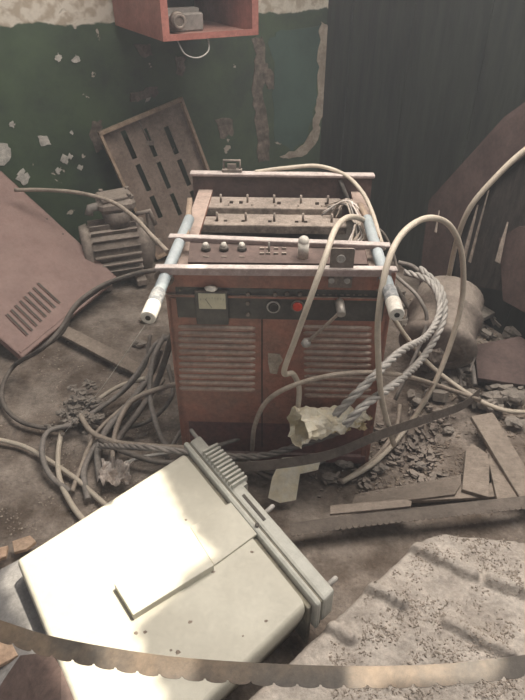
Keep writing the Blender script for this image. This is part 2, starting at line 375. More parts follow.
# ------------------------------------------------------------------ welding machine
MW, MD, MH = .60, .69, .72; ML = Vector((.042, 1.335, 0)); MR = math.radians(-2.2)
wm = thing('welding_machine', ML, 'big dusty red welding machine with open top, dial and two side rods', 'welding machine', rz=MR)
Minv = Matrix.LocRotScale(ML, wm.rotation_euler, None).inverted()
def fr(px, py, yl=0.0):                       # pixel onto the machine's front plane, local coordinates
    o = Minv @ Vector((0, 0, CH)); d = Minv.to_3x3() @ ray(px, py); return o+d*((yl-o.y)/d.y)
def tp(px, py, z):                            # pixel onto a horizontal plane, local coordinates
    return Minv @ G(px, py, z)
H = MW/2
# shell
m = MB()
zt = MH-.012
m.box((0, .006, .40), (MW-.012, .012, .44)); b1 = m.build('front_panel', M['red'], wm)
m = MB(); m.box((0, .004, zt-.035), (MW, .014, .075), ch=.003)
m.box((0, -.006, zt-.075), (MW, .010, .006)); m.build('top_fascia', M['red'], wm)
m = MB(); m.box((0, .012, .095), (MW-.02, .012, .17)); m.build('lower_front_shade', M['redshade'], wm)  # darker panel: shade of the lower front put into its colour
for s in (-1, 1):
    m = MB(); m.box((s*(H-.006), MD/2, .33), (.012, MD, .66)); m.box((s*(H-.014), .018, .33), (.028, .03, .68), ch=.004)
    m.box((s*(H-.03), MD/2, MH-.05), (.05, MD-.02, .012)); m.build('side_panel', M['red'], wm)
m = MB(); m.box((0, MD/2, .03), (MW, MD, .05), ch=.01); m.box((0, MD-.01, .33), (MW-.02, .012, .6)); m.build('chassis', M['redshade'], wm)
m = MB(); m.box((0, MD/2, .56), (MW-.03, MD-.03, .01)); m.build('inner_deck', M['void'], wm)
# back plate with light lip
m = MB(); m.box((0, MD-.012, MH-.055), (MW+.03, .01, .13)); m.build('back_plate', M['platebrown'], wm)
m = MB(); m.box((0, MD-.012, MH+.012), (MW+.045, .034, .012), ch=.003); m.build('back_rail', M['rail'], wm)
p = tp(234, 160, MH+.03)
m = MB(); zc = MH+.018
cx = tp(234, 170, MH)[0]
m.tube([(cx-.028, MD-.01, zc), (cx-.028, MD-.01, zc+.04), (cx+.028, MD-.01, zc+.04), (cx+.028, MD-.01, zc)], .005, 6)
m.box((cx, MD-.01, zc+.006), (.07, .02, .012), ch=.002); m.box((cx, MD-.014, zc+.02), (.03, .01, .02)); m.build('lifting_latch', M['iron'], wm)
# front rail and second rail
def rail(a, b, z, dep, hgt, name):
    A = tp(*a, z); B = tp(*b, z); c = (A+B)/2; d = B-A; L_ = math.hypot(d.x, d.y); R = Matrix.Rotation(math.atan2(d.y, d.x), 3, 'Z')
    q = MB(); q.box((c.x, c.y+dep/2, z-.004), (L_, dep, .008), R, ch=.002); q.box((c.x, c.y+.003, z-hgt/2), (L_-.03, .005, hgt), R)
    return q.build(name, M['rail'], wm)
rail((154, 268), (398, 270), MH+.004, .024, .02, 'front_rail')
rail((168, 237), (391, 246), MH+.004, .026, .012, 'middle_rail')
# sloping inner control strip between the rails
A = tp(188, 262, MH-.018); B = tp(368, 264, MH-.018); Cc = tp(364, 246, MH-.008); Dd = tp(190, 240, MH-.008)
A.y += .0; m = MB(); m.slab([A, B, Cc, Dd], .006); strip = m.build('inner_control_strip', M['platebrown'], wm)
sn = (B-A).cross(Dd-A).normalized()
def st_(px, py):
    o = Minv @ Vector((0, 0, CH)); d = Minv.to_3x3() @ ray(px, py); return o+d*((A-o).dot(sn)/d.dot(sn))
for px in (206, 224, 242):
    c = st_(px, 250); m = MB(); m.cyl(c, c+sn*.012, .013, .012); m.build('indicator_lamp', M['black'], wm)
    m = MB(); m.lump(c+sn*.015, .009, px, rough=.1, sm=True); m.build('indicator_cap', M['knobw'], wm)
c = st_(303, 257); m = MB(); m.cyl(c, c+sn*.035+Vector((0, 0, .01)), .015, .015); m.lump(c+sn*.038+Vector((0, 0, .01)), .015, 3, rough=.02, sm=True); m.build('ceramic_fuse', M['knobw'], wm)
m = MB()
for px in (262, 268, 276, 284):
    for py in (249, 254):
        c = st_(px, py); m = MB(); m.box(c+sn*.002, (.012, .007, .005)); m.build('contact_stud', M['plate'], wm)
for px in (206, 224, 242):
    c = st_(px, 257); m = MB(); m.box(c+sn*.0015, (.015, .004, .002)); m.build('lamp_legend', M['plate'], wm)
c = st_(269, 252); m = MB(); m.cyl(c, c+sn*.03, .003, n=8); m.build('toggle_switch', M['steel'], wm)
# dusty inner plates with punched holes
def perf(px0, px1, py0, py1, z, nx_, name, seed):
    A = tp(px0, py1, z); B = tp(px1, py0, z); x0_, x1_ = A.x, B.x; y0_, y1_ = A.y, B.y
    q = MB(); rows = [y0_, y0_+(y1_-y0_)*.38, y0_+(y1_-y0_)*.62, y1_]; cw = (x1_-x0_)/nx_
    random.seed(seed)
    for i in range(nx_):
        xa = x0_+cw*i; hole = random.random() < .45
        if hole:
            q.box((xa+cw/2, (rows[0]+rows[1])/2, z), (cw, rows[1]-rows[0], .004)); q.box((xa+cw/2, (rows[2]+rows[3])/2, z), (cw, rows[3]-rows[2], .004))
            q.box((xa+cw*.15, (rows[1]+rows[2])/2, z), (cw*.3, rows[2]-rows[1], .004)); q.box((xa+cw*.85, (rows[1]+rows[2])/2, z), (cw*.3, rows[2]-rows[1], .004))
        else: q.box((xa+cw/2, (y0_+y1_)/2, z), (cw, y1_-y0_, .004))
    for i in range(5):
        xx = x0_+(x1_-x0_)*(.1+.2*i); q.cyl((xx, (y0_+y1_)/2, z), (xx, (y0_+y1_)/2, z+.03), .004, n=6)
    q.box(((x0_+x1_)/2, y0_, z-.012), (x1_-x0_, .004, .024))
    return q.build(name, M['plate'], wm)
perf(206, 340, 199, 208, MH-.055, 14, 'punched_plate', 2)
perf(216, 332, 207, 218, MH-.075, 12, 'punched_plate', 5)
perf(202, 345, 219, 225, MH-.06, 16, 'punched_plate', 9)
# rear-left side strut and rear-right strut
for (a, b) in (((190, 200), (186, 238)), ((360, 205), (377, 240))):
    A = tp(*a, MH-.01); B = tp(*b, MH-.01); m = MB(); m.tube([A, B], .011, 4); m.build('top_strut', M['trayrim'], wm)
# rods (front carrying handles)
def rod(p_end, p_hole, p_back):
    zz = MH-.035
    E = tp(*p_end, zz); Hh = tp(*p_hole, zz); B = tp(*p_back, MH-.005); d = (B-E).normalized()
    m = MB(); m.cyl(E+d*.06, E+d*.02+(B-E)*1.0, .0155, n=20); r = m.build('handle_rod', M['rod'], wm)
    m = MB(); m.tube([E+d*.055, E+d*.06, E+d*.105, E+d*.11], [.0165, .0178, .0178, .0165], 20); m.build('rod_sleeve', M['rodgrip'], r)
    m = MB(); m.tube([E, E+d*.003, E+d*.055, E+d*.058], [.0165, .0185, .0185, .0155], 20); m.build('rod_tip', M['knobw'], r)
    m = MB(); m.cyl(E-d*.0015, E+d*.004, .0065, n=12); m.build('tip_hole', M['void'], r)
    m = MB(); m.ring(Hh, d, .021, .005); m.build('rod_grommet', M['iron'], wm)
rod((148, 318), (164, 278), (188, 222)); rod((397, 315), (385, 280), (368, 222))
# front control panel
def fbox(x0_, y0_, x1_, y1_, th, yl=0.0):
    a = fr(x0_, y0_, yl); b = fr(x1_, y1_, yl); q = MB(); q.box(((a.x+b.x)/2, yl-th/2, (a.z+b.z)/2), (abs(b.x-a.x), th, abs(a.z-b.z)), ch=.0015); return q
cp = fbox(175, 286, 382, 321, .004).build('control_panel', M['black'], wm)
Y = -.004
q = fbox(195, 289, 229, 322, .016, Y); q.build('voltmeter', M['black'], wm)
vm = fbox(198, 293, 226, 309, .002, Y-.016).build('meter_dial', M['meter'], wm)
m = MB()
for i in range(9):
    c = fr(200.5+i*2.9, 298+abs(i-4)*.35, Y-.0188); m.box(c, (.0008, .0008, .005 if i % 2 == 0 else .003))
c0 = fr(212, 308, Y-.0188); c1 = fr(205, 299, Y-.0188); m.tube([c0, c1], .0005, 4); m.build('meter_scale', M['black'], vm)
c = fr(211, 290, Y-.012); m = MB(); m.lump(c+Vector((0, 0, .004)), .014, 2, (1.2, .8, .5), .15, sm=True); m.build('meter_bulge', M['knobw'], wm)
def knob(px, py, r, l, mt, name, ring=None):
    c = fr(px, py, Y); m = MB(); m.tube([c, c+Vector((0, -l*.8, 0)), c+Vector((0, -l, 0))], [r, r*.95, r*.75], 20); o = m.build(name, M[mt], wm)
    if ring: m = MB(); m.ring(c+Vector((0, -l*.5, 0)), (0, 1, 0), r*1.15, r*.18); m.build('socket_collar', M[ring], o)
    return o
knob(273.5, 306, .014, .012, 'void', 'round_socket', 'steel'); knob(297.5, 305, .0135, .014, 'redbtn', 'push_button', 'iron')
for px, py in ((248, 294), (248, 303), (248, 314), (275, 294), (287, 293.5), (300, 294)): knob(px, py, .006, .006, 'iron', 'panel_screw')
m = MB()
for i in range(9):
    c = fr(318+i*6, 295, Y-.001); m = MB(); m.box(c, (.008 if i % 3 else .004, .001, .003)); m.build('panel_mark', M['plate'], cp)
for px in (180, 377):
    for py in (290, 317): c = fr(px, py, Y-.001); m = MB(); m.cyl(c, c+Vector((0, -.003, 0)), .003, n=8); m.build('panel_rivet', M['plate'], cp)
# lever with crank
c = fr(339, 300, 0); m = MB(); m.tube([c, c+Vector((0.002, -.035, -.004)), c+Vector((.004, -.055, -.012))], [.013, .012, .011], 14); m.build('lever_boss', M['steel'], wm)
e = fr(336, 316, -.045); f_ = fr(306, 343, -.03)
m = MB(); m.tube(smooth_path([c+Vector((.002, -.04, -.008)), e, f_]), .0045, 8); lv = m.build('lever_arm', M['tancable'], wm)
m = MB(); m.lump(f_, .013, 4, (1, 1, 1), .1, sm=True); m.build('lever_knob', M['palecable'], lv)
# bracket plate with hole hanging over the rails
a = fr(331, 250, -.03)
m = MB(); zc_ = MH+.005
x0_ = fr(330, 262, -.01).x; x1_ = fr(354, 262, -.01).x
zt_ = fr(342, 249, -.006).z; zb_ = fr(342, 287, -.006).z
m.prism([(x0_, -.006, zt_), (x0_+.004, -.006, zt_+.003), (x1_-.004, -.006, zt_+.003), (x1_, -.006, zt_), (x1_, -.006, zb_), (x0_, -.006, zb_)], (0, -.004, 0))
br = m.build('bracket_plate', M['iron'], wm)
cc = fr(341, 259, -.010); m = MB(); m.ring(cc, (0, 1, 0), .009, .0025); m.cyl(cc+Vector((0, .0, 0)), cc+Vector((0, -.0015, 0)), .007, n=14); m.build('bracket_hole', M['palecable'], br)
zc_ = fr(342, 280, -.01).z+.035
for sx_ in (-.02, .02): m = MB(); m.cyl((cc.x+sx_, -.008, zc_-.035), (cc.x+sx_, -.016, zc_-.035), .008, n=10); m.build('bracket_bolt', M['steel'], br)
# louvres
def louvres(x0a, x1a, y0a, y1a, n, seed):
    q = MB(); random.seed(seed)
    for i in range(n):
        t = i/(n-1); py = y0a+(y1a-y0a)*t; sh = 2+2*t
        a = fr(x0a+sh*.6, py); b = fr(x1a-sh*.2, py)
        zz = a.z; rr = .0072; seg = 6
        base = len(q.v)
        for (xx, sc) in ((a.x, 0.1), (a.x+.01, 1), (b.x-.01, 1), (b.x, .1)):
            for k_ in range(seg+1):
                an = math.pi*k_/seg; q.v.append(Vector((xx, -math.sin(an)*rr*sc*1.2, zz+math.cos(an)*rr*(.5+.5*sc))))
        for r_ in range(3):
            for k_ in range(seg):
                o_ = base+r_*(seg+1)+k_; q.face((o_, o_+1, o_+seg+2, o_+seg+1), True)
    return q.build('louvre_bank', M['tancable'] if False else M['louvre'], wm)
M['louvre'] = mat('louvre_paint', (.27, .15, .11), (.24, .13, .10), .6, scale=14, dust=1.0, dustc=(.58, .47, .38))
louvres(177, 256, 327, 388, 11, 1); louvres(302, 372, 327, 395, 12, 2)
# seam between the two front doors and torn label
m = MB(); a = fr(262, 324); m.box((a.x, -.001, .33), (.003, .003, .5)); m.build('door_seam', M['void'], wm)
pts = [(268, 353), (280, 354), (283, 360), (279, 366), (277, 374), (270, 373), (268, 362)]
m = MB(); m.prism([fr(x, y, -.001) for x, y in pts], (0, -.0012, 0)); m.build('torn_label', M['plaster'], wm)
# wire tangle inside right of the machine top
random.seed(3)
for i in range(9):
    P = [tp(330+random.uniform(-12, 6), 212+random.uniform(-8, 8), MH-.06), tp(345+random.uniform(-4, 4), 200+random.uniform(-5, 5), MH-.01), tp(356+random.uniform(-6, 6), 215+random.uniform(-8, 8), MH-.015), tp(360+random.uniform(-8, 8), 232+random.uniform(-6, 6), MH-.03), tp(352+random.uniform(-8, 8), 250, MH-.05)]
    m = MB(); m.tube(smooth_path(P), .0028, 6); m.build('inner_wire', M[random.choice(['rag', 'greycable', 'tancable'])], wm)

# ------------------------------------------------------------------ brown cover panel leaning at the left
Pb = G(22, 358, .02); Pc = G(118, 278, .10)
e2 = (Pc-Pb); Lw = e2.length; e2n = e2.normalized(); r0 = Vector((0, 0, CH)); dd = ray(0, 170)
s_ = (Pc-r0).dot(e2n)/dd.dot(e2n); Pt = r0+dd*s_; e1n = (Pt-Pc).normalized(); nn = e2n.cross(e1n).normalized()
if nn.y > 0: nn = -nn
cv = thing('cover_panel', Pb, 'large brown steel cover panel with eight slots leaning against the left wall', 'panel')
LL = (Pt-Pc).length+.05
def cpn(a, b, h=0): return Pb+e2n*a+e1n*b+nn*h
m = MB(); m.prism([cpn(0, 0), cpn(Lw, 0), cpn(Lw, LL), cpn(0, LL)], -nn*.003); m.build('sheet', M['cover'], cv, True)
m = MB()
m.prism([cpn(0, 0), cpn(Lw, 0), cpn(Lw, 0, -.03), cpn(0, 0, -.03)], e1n*.004)
m.prism([cpn(0, 0), cpn(0, LL), cpn(0, LL, -.03), cpn(0, 0, -.03)], e2n*.004)
m.prism([cpn(Lw, 0), cpn(Lw, LL), cpn(Lw, LL, -.03), cpn(Lw, 0, -.03)], -e2n*.004)
m.prism([cpn(.012, .03, .004), cpn(Lw-.012, .03, .004), cpn(Lw-.012, .018, .004), cpn(.012, .018, .004)], -nn*.003)
m.build('flange', M['cover'], cv, True)
def oncov(px, py):
    d = ray(px, py); s = (Pb-r0).dot(nn)/d.dot(nn); return r0+d*s
m = MB(); m2 = MB()
for i in range(8):
    t = i/7
    a = oncov(7+31*t, 314-31*t); b = oncov(28+32*t, 335-32*t)
    dr = (b-a).normalized(); sd2 = dr.cross(nn).normalized()*.0045
    m.prism([a-sd2, b-sd2, b+sd2, a+sd2], nn*.001)
    m2.prism([a+sd2, b+sd2, b+sd2*2.2+nn*.005, a+sd2*2.2+nn*.005], nn*.0015)
m.build('slot_openings', M['void'], cv, True); m2.build('slot_hoods', M['cover'], cv, True)
m = MB()
for px, py in ((112, 283), (47, 219), (63, 234)): c = oncov(px, py); m = MB(); m.cyl(c, c+nn*.0015, .004, n=10); m.build('screw_hole', M['void'], cv, True)

# ------------------------------------------------------------------ slotted tan panel leaning by the wall
A = onwall(97, 132, .06); B = onwall(180, 97, .06); ex = (B-A).normalized(); wdt = (B-A).length
low = G(172, 250, .03); ey = (low-A); ey = (ey-ex*ey.dot(ex)); Ln = ey.length; ey.normalize(); en = ex.cross(ey).normalized()
if en.y > 0: en = -en
tn = thing('slotted_panel', A+ey*Ln, 'tan steel panel with rows of long slots leaning behind the red machine', 'panel')
def sp(a, b, h=0): return A+ex*a+ey*b+en*h
m = MB(); cols = 3; fw = wdt
# web made of strips with the slot openings left out
xs = [0, .09, .125, .20, .235, .31, .345, fw]
xs = [x/ .43*fw for x in [0, .10, .125, .20, .222, .30, .325, .43]]
rows = [(0, .07), (.21, .24), (.38, .41), (.53, .56)]
for i in range(7):
    if i % 2 == 0: m.prism([sp(xs[i], 0), sp(xs[i+1], 0), sp(xs[i+1], Ln), sp(xs[i], Ln)], -en*.003)
    else:
        o_ = .015*(i-3)
        for (a, b) in rows:
            a2, b2 = max(0, a+o_), min(Ln, b+o_)
            if a == 0: a2 = 0
            if b2 > a2: m.prism([sp(xs[i], a2), sp(xs[i+1], a2), sp(xs[i+1], b2), sp(xs[i], b2)], -en*.003)
        m.prism([sp(xs[i], .56+o_), sp(xs[i+1], .56+o_), sp(xs[i+1], Ln), sp(xs[i], Ln)], -en*.003)
m.build('slotted_web', M['tray'], tn, True)
m = MB()
for (a0, b0, a1, b1, q) in ((0, 0, fw, 0, ey*2.2), (0, 0, 0, Ln, ex*1.6), (fw, 0, fw, Ln, -ex*1.6), (0, Ln, fw, Ln, -ey)):
    m.prism([sp(a0, b0, -.002), sp(a1, b1, -.002), sp(a1, b1, .045), sp(a0, b0, .045)], q*.008)
m.build('rim', M['trayrim'], tn, True)
m = MB(); m.box(sp(xs[3]+.01, .14, .006), (.035, .01, .02)); m.tube([sp(xs[3], .03, .004), sp(xs[3]+.01, .14, .006)], .004, 6); m.build('catch', M['iron'], tn, True)

# ------------------------------------------------------------------ electric motor behind the cover panel
mc = G(118, 290, 0); mo = thing('electric_motor', (mc.x, mc.y+.12, 0), 'dusty cast iron electric motor with ribbed body standing against green wall', 'motor', rz=math.radians(20))
m = MB(); prof = [(-.17, .07), (-.165, .125), (-.13, .135), (-.125, .12), (.10, .12), (.105, .135), (.14, .13), (.165, .08), (.175, .05)]
m.tube([(x, 0, .17) for x, r in prof], [r for x, r in prof], 32); m.build('motor_body', M['iron'], mo)
m = MB()
for i in range(22):
    a = 2*math.pi*i/22; c, s = math.cos(a), math.sin(a); R = Matrix.Rotation(a, 3, 'X')
    m.box(Vector((-.012, 0, .17))+R @ Vector((0, 0, .132)), (.215, .006, .028), R)
m.build('cooling_fins', M['iron'], mo)
m = MB()
for x in (-.09, .08):
    m.box((x, 0, .02), (.05, .24, .035), ch=.005); m.box((x, .07, .05), (.03, .03, .06)); m.box((x, -.07, .05), (.03, .03, .06))
m.build('motor_feet', M['iron'], mo)
m = MB(); m.cyl((.02, 0, .29), (.02, 0, .37), .06, .075, 20); m.box((.02, -.01, .40), (.17, .14, .06), ch=.02); m.build('terminal_box', M['iron'], mo)
m = MB(); m.box((.02, -.01, .435), (.15, .12, .02), Matrix.Rotation(.15, 3, 'Z'), ch=.006)
for x, y in ((-.04, -.05), (.08, -.055), (.085, .03), (-.035, .035)): m.cyl((x, y, .44), (x, y, .455), .010, n=6)
m.build('box_lid', M['iron'], mo)
m = MB(); m.tube([(-.06, -.03, .40), (-.10, -.04, .40), (-.11, -.045, .37)], .02, 12); m.build('cable_gland', M['greycable'], mo)
m = MB(); m.box((.16, -.07, .30), (.03, .05, .12), ch=.005); m.tube([(.10, -.08, .36), (.16, -.09, .37), (.18, -.09, .30)], .012, 8); m.build('bracket', M['iron'], mo)
m = MB(); m.tube([(.17, 0, .17), (.215, 0, .17)], .018, 14); m.build('shaft', M['iron'], mo)

# ------------------------------------------------------------------ red cabinet on the wall
hz = 1.089
Nn = Vector((-.376, 2.462, 0)); Rr = Vector((-.018, 2.659, 0)); ax = (Rr-Nn).normalized(); ay = Vector((-ax.y, ax.x, 0)); 
dback = .60
cb = thing('wall_cabinet', (Nn.x, Nn.y, hz), 'faded red open-front metal cabinet mounted high on the green wall', 'cabinet')
def cbp(a, b, z): return Nn+ax*a+ay*b+Vector((0, 0, hz+z))
cw_ = (Rr-Nn).length; chh = .34
M['cabred'] = mat('faded_red_enamel', (.28, .085, .065), (.36, .13, .10), .55, scale=8, dust=.3)
def cbbox(a0, a1, b0, b1, z0, z1, name, mt, par, ch=0):
    q = MB(); q.prism([cbp(a0, b0, z0), cbp(a1, b0, z0), cbp(a1, b1, z0), cbp(a0, b1, z0)], (0, 0, z1-z0)); return q.build(name, M[mt], par, True)
cbbox(0, cw_, 0, dback, 0, .012, 'bottom', 'cabred', cb); cbbox(0, .02, 0, dback, .012, chh, 'side', 'cabred', cb); cbbox(cw_-.02, cw_, 0, dback, .012, chh, 'side', 'cabred', cb)
cbbox(.02, cw_-.02, dback-.01, dback, .012, chh, 'back', 'void', cb); cbbox(0, cw_, 0, dback, chh, chh+.012, 'top', 'cabred', cb)
m = MB()
m.prism([cbp(0, -.004, 0), cbp(cw_, -.004, 0), cbp(cw_, -.004, .022), cbp(0, -.004, .022)], ay*.006)
m.prism([cbp(0, -.004, .022), cbp(.028, -.004, .022), cbp(.028, -.004, chh), cbp(0, -.004, chh)], ay*.006)
m.prism([cbp(cw_-.028, -.004, .022), cbp(cw_, -.004, .022), cbp(cw_, -.004, chh), cbp(cw_-.028, -.004, chh)], ay*.006)
m.build('front_lip', M['cabred'], cb, True)
dv = thing('relay', cbp(.12, .16, .012), 'grey relay device lying inside the red wall cabinet', 'relay')
m = MB(); R = Matrix.Rotation(math.atan2(ax.y, ax.x), 3, 'Z')
m.box(cbp(.14, .17, .045), (.17, .10, .065), R, ch=.006); m.box(cbp(.14, .17, .085), (.15, .06, .015), R); m.build('relay_body', M['greycable'], dv, True)
m = MB(); m.cyl(cbp(.10, .10, .06), cbp(.10, .07, .055), .03, n=18); m.ring(cbp(.10, .068, .055), -ay, .022, .006); m.build('relay_coil', M['iron'], dv, True)
m = MB(); m.tube(smooth_path([cbp(.07, .03, -.003), cbp(.09, .01, -.05), cbp(.14, .0, -.065), cbp(.19, .01, -.045), cbp(.20, .03, -.003)]), .003, 6)
tag(m.build('wire_loop', M['palecable']), 'thin grey wire loop hanging under the red wall cabinet', 'wire')

# ------------------------------------------------------------------ sheets leaning at the right
def w2poly(pts, off, t, name, mt, parent=None):
    P = [onwall2(x, y, off(x, y) if callable(off) else off) for x, y in pts]
    q = MB(); q.prism(P, n2*t); return q.build(name, M[mt], parent, parent is not None)
lean = lambda x, y: .02+.0005*max(0, y-100)
o = w2poly([(590, 60), (545, 88), (505, 117), (468, 158), (430, 200), (424, 245), (420, 288), (446, 292), (452, 245), (470, 210), (496, 178), (530, 152), (590, 120)], lean, .006, 'bent_steel_sheet', 'brownsheet')
tag(o, 'dark brown bent steel sheet leaning on the right wall behind the beige cable', 'sheet')
o = w2poly([(458, 240), (475, 206), (500, 178), (535, 152), (590, 130), (590, 300), (560, 300), (530, 296), (490, 288), (455, 285)], lambda x, y: .012+.0003*max(0, y-100), .004, 'tarpaulin', 'cloth')
tag(o, 'dark streaked sheet hanging at right edge behind the bent steel', 'sheet')
o = w2poly([(500, 238), (520, 226), (600, 226), (600, 330), (540, 320), (504, 300)], lambda x, y: .05+.0008*max(0, y-226), .006, 'rusty_sheet', 'brownsheet')
tag(o, 'dark rusty sheet standing low at the right edge', 'sheet')

# ------------------------------------------------------------------ drum / casting right of the machine
dc = G(432, 372, .0); dr_ = thing('rusty_drum', (dc.x, dc.y+.05, 0), 'dusty rusty round drum lying right of the red machine under cables', 'drum')
ax_ = Vector((.35, .85, .35)).normalized(); c0 = dc+Vector((-.02, -.05, .16))
m = MB(); pr = [(-.02, .03), (-.02, .12), (0, .145), (.02, .14), (.03, .13), (.12, .13), (.13, .142), (.15, .142), (.16, .13), (.24, .13), (.25, .10)]
m.tube([c0+ax_*t for t, r in pr], [r for t, r in pr], 28); m.build('drum_shell', M['iron'], dr_, True)
m = MB(); m.ring(c0-ax_*.012, ax_, .10, .012); m.lump(c0-ax_*.03, .04, 5, (1, 1, 1), .2); m.build('drum_hub', M['iron'], dr_, True)
# rubble and boards right
def slabobj(pts, z, t, name, mt, label, cat, tilt=None, group=None):
    P = [G(x, y, (z if not callable(z) else z(x, y))) for x, y in pts]
    q = MB(); q.slab(P, t); o = q.build(name, M[mt], mod=.002); tag(o, label, cat, group); return o
slabobj([(474, 345), (520, 336), (545, 352), (545, 388), (478, 378)], lambda x, y: .10-.0012*(y-336), .02, 'steel_offcut', 'brownsheet', 'flat brown board lying on rubble at right edge above the planks', 'board')
slabobj([(471, 416), (493, 412), (530, 474), (534, 498), (521, 499)], lambda x, y: .07-.0003*(y-412), .016, 'wooden_plank', 'wood', 'long grey-brown plank rising from right edge, broadest of the slanted ones', 'plank')
slabobj([(466, 450), (472, 443), (490, 455), (489, 497), (462, 489)], .035, .014, 'wooden_plank', 'wood', 'short wide plank standing left of the long slanted plank', 'plank')
slabobj([(486, 449), (493, 446), (518, 498), (497, 499)], .035, .014, 'wooden_plank', 'wood', 'narrow wedge-shaped plank between the two bigger slanted planks', 'plank')
slabobj([(355, 494), (461, 474), (461, 484), (455, 494), (365, 505), (352, 503)], .03, .014, 'wooden_plank', 'wood', 'flat board lying crosswise left of the slanted planks', 'plank')
slabobj([(330, 505), (405, 499), (412, 501), (411, 506), (330, 514)], .060, .008, 'wooden_batten', 'wood', 'long thin wooden batten lying just above the toothed blade', 'batten')
slabobj([(410, 487), (540, 480), (540, 494), (410, 501)], .02, .012, 'wooden_batten', 'wood', 'dusty batten at right edge below the slanted planks', 'batten')
# small distant boards behind right
slabobj([(462, 300), (500, 283), (520, 300), (480, 320)], .06, .02, 'steel_offcut', 'stone', 'broken flat slab lying below the leaning steel sheet', 'slab')
slabobj([(60, 322), (120, 352), (165, 378), (160, 386), (112, 362), (52, 330)], .03, .014, 'wooden_batten', 'wood', 'wooden batten on the floor left of the red machine', 'batten')

# rubble stones
stones = [(420, 405, .022), (448, 432, .014), (470, 400, .03), (452, 385, .035), (495, 400, .03), (515, 425, .025), (380, 470, .018), (360, 462, .02), (420, 467, .014), (470, 330, .04), (500, 320, .05), (455, 305, .035), (515, 335, .04), (345, 465, .025), (330, 480, .02), (150, 320, .03), (140, 345, .02), (470, 300, .045), (440, 295, .03), (510, 400, .04), (485, 315, .03)]
slab_ = ['below the tall cable loop', 'on bark chips left of the slanted planks', 'above the slanted planks', 'under the rusty steel band end', 'between planks and the flat brown board', 'at the right edge beside the longest plank', 'under the band below machine right foot', 'beside the machine right foot', 'dark one alone on the bark chips', 'above the flat brown board', 'below the leaning dark sheets at right', 'behind the drum', 'at the right edge above the brown board', 'below the cream wrapping', 'by the cable end below the wrapping', 'under the motor at left', 'on floor left of the machine rod tip', 'behind the drum beside the sheet foot', 'behind cables right of the rod', 'at right edge under the beige floor cable', 'between drum and brown board']
for i, (px, py, r) in enumerate(stones):
    g = G(px, py, 0); m = MB(); m.lump(g+Vector((0, 0, r*.55)), r, i+2, (1.3, 1, .65), .45, n=7, freq=1.5)
    tag(m.build('rubble_stone', M['stone']), 'grey rubble stone '+slab_[i], 'stone', 'loose rubble stones around the machine')

# debris chips
def chips(name, region, n, mt, label, zf, smin=.004, smax=.014, seed=1, thk=1.0):
    random.seed(seed); q = MB(); cnt = 0
    xs_ = [p[0] for p in region]; ys_ = [p[1] for p in region]
    while cnt < n:
        px, py = random.uniform(min(xs_), max(xs_)), random.uniform(min(ys_), max(ys_))
        if not inpoly(px, py, region): continue
        if noise.noise(Vector((px*.025, py*.03, seed))) +.5*noise.noise(Vector((px*.09, py*.1, seed+5))) < random.uniform(-.3, .35)*.9+.05: continue
        g = G(px, py, .0); z = zf(g.x, g.y); g = G(px, py, z); z = zf(g.x, g.y); g.z = z
        L_ = random.uniform(smin, smax); wd = L_*random.uniform(.3, .7); th = L_*random.uniform(.12, .3)*thk
        R = Matrix.Rotation(random.uniform(0, 6.3), 3, 'Z') @ Matrix.Rotation(random.uniform(-.5, .5), 3, 'X') @ Matrix.Rotation(random.uniform(-.4, .4), 3, 'Y')
        b = len(q.v); pts = [(-L_/2, -wd/4, 0), (-L_/6, -wd/2, 0), (L_/2, -wd/5, 0), (L_/3, wd/2, 0), (-L_/3, wd/3, 0)]
        for zz in (0, th):
            for p_ in pts: q.v.append(g+R @ Vector((p_[0], p_[1], zz)))
        q.face([b+i for i in range(5)][::-1]); q.face([b+5+i for i in range(5)])
        for i in range(5): q.face((b+i, b+(i+1) % 5, b+5+(i+1) % 5, b+5+i))
        cnt += 1
    o = q.build(name, M[mt]); tag(o, label, 'debris', kind='stuff'); return o
chips('bark_debris', [(330, 500), (400, 400), (480, 380), (530, 400), (530, 500)], 1500, 'crumb', 'brown bark chips and crumbs strewn over the floor right of the machine', lambda x, y: fh(x, y)-.010, seed=4)
chips('floor_crumbs', [(0, 540), (0, 380), (100, 320), (180, 330), (200, 440), (80, 520)], 1100, 'crumbpale', 'pale dirt crumbs strewn over the floor at the left', lambda x, y: fh(x, y)-.011, .002, .009, 5)
chips('floor_crumbs', [(400, 290), (525, 280), (525, 400), (410, 400)], 700, 'crumb', 'dark crumbs and chips on the floor by the leaning sheets', lambda x, y: fh(x, y)-.010, .006, .024, 6)
chips('floor_crumbs', [(290, 620), (290, 520), (520, 505), (520, 530), (400, 560)], 200, 'crumb', 'sparse dark crumbs on grey floor between the white casing and pressed sheet', lambda x, y: fh(x, y)-.011, .002, .007, 8)

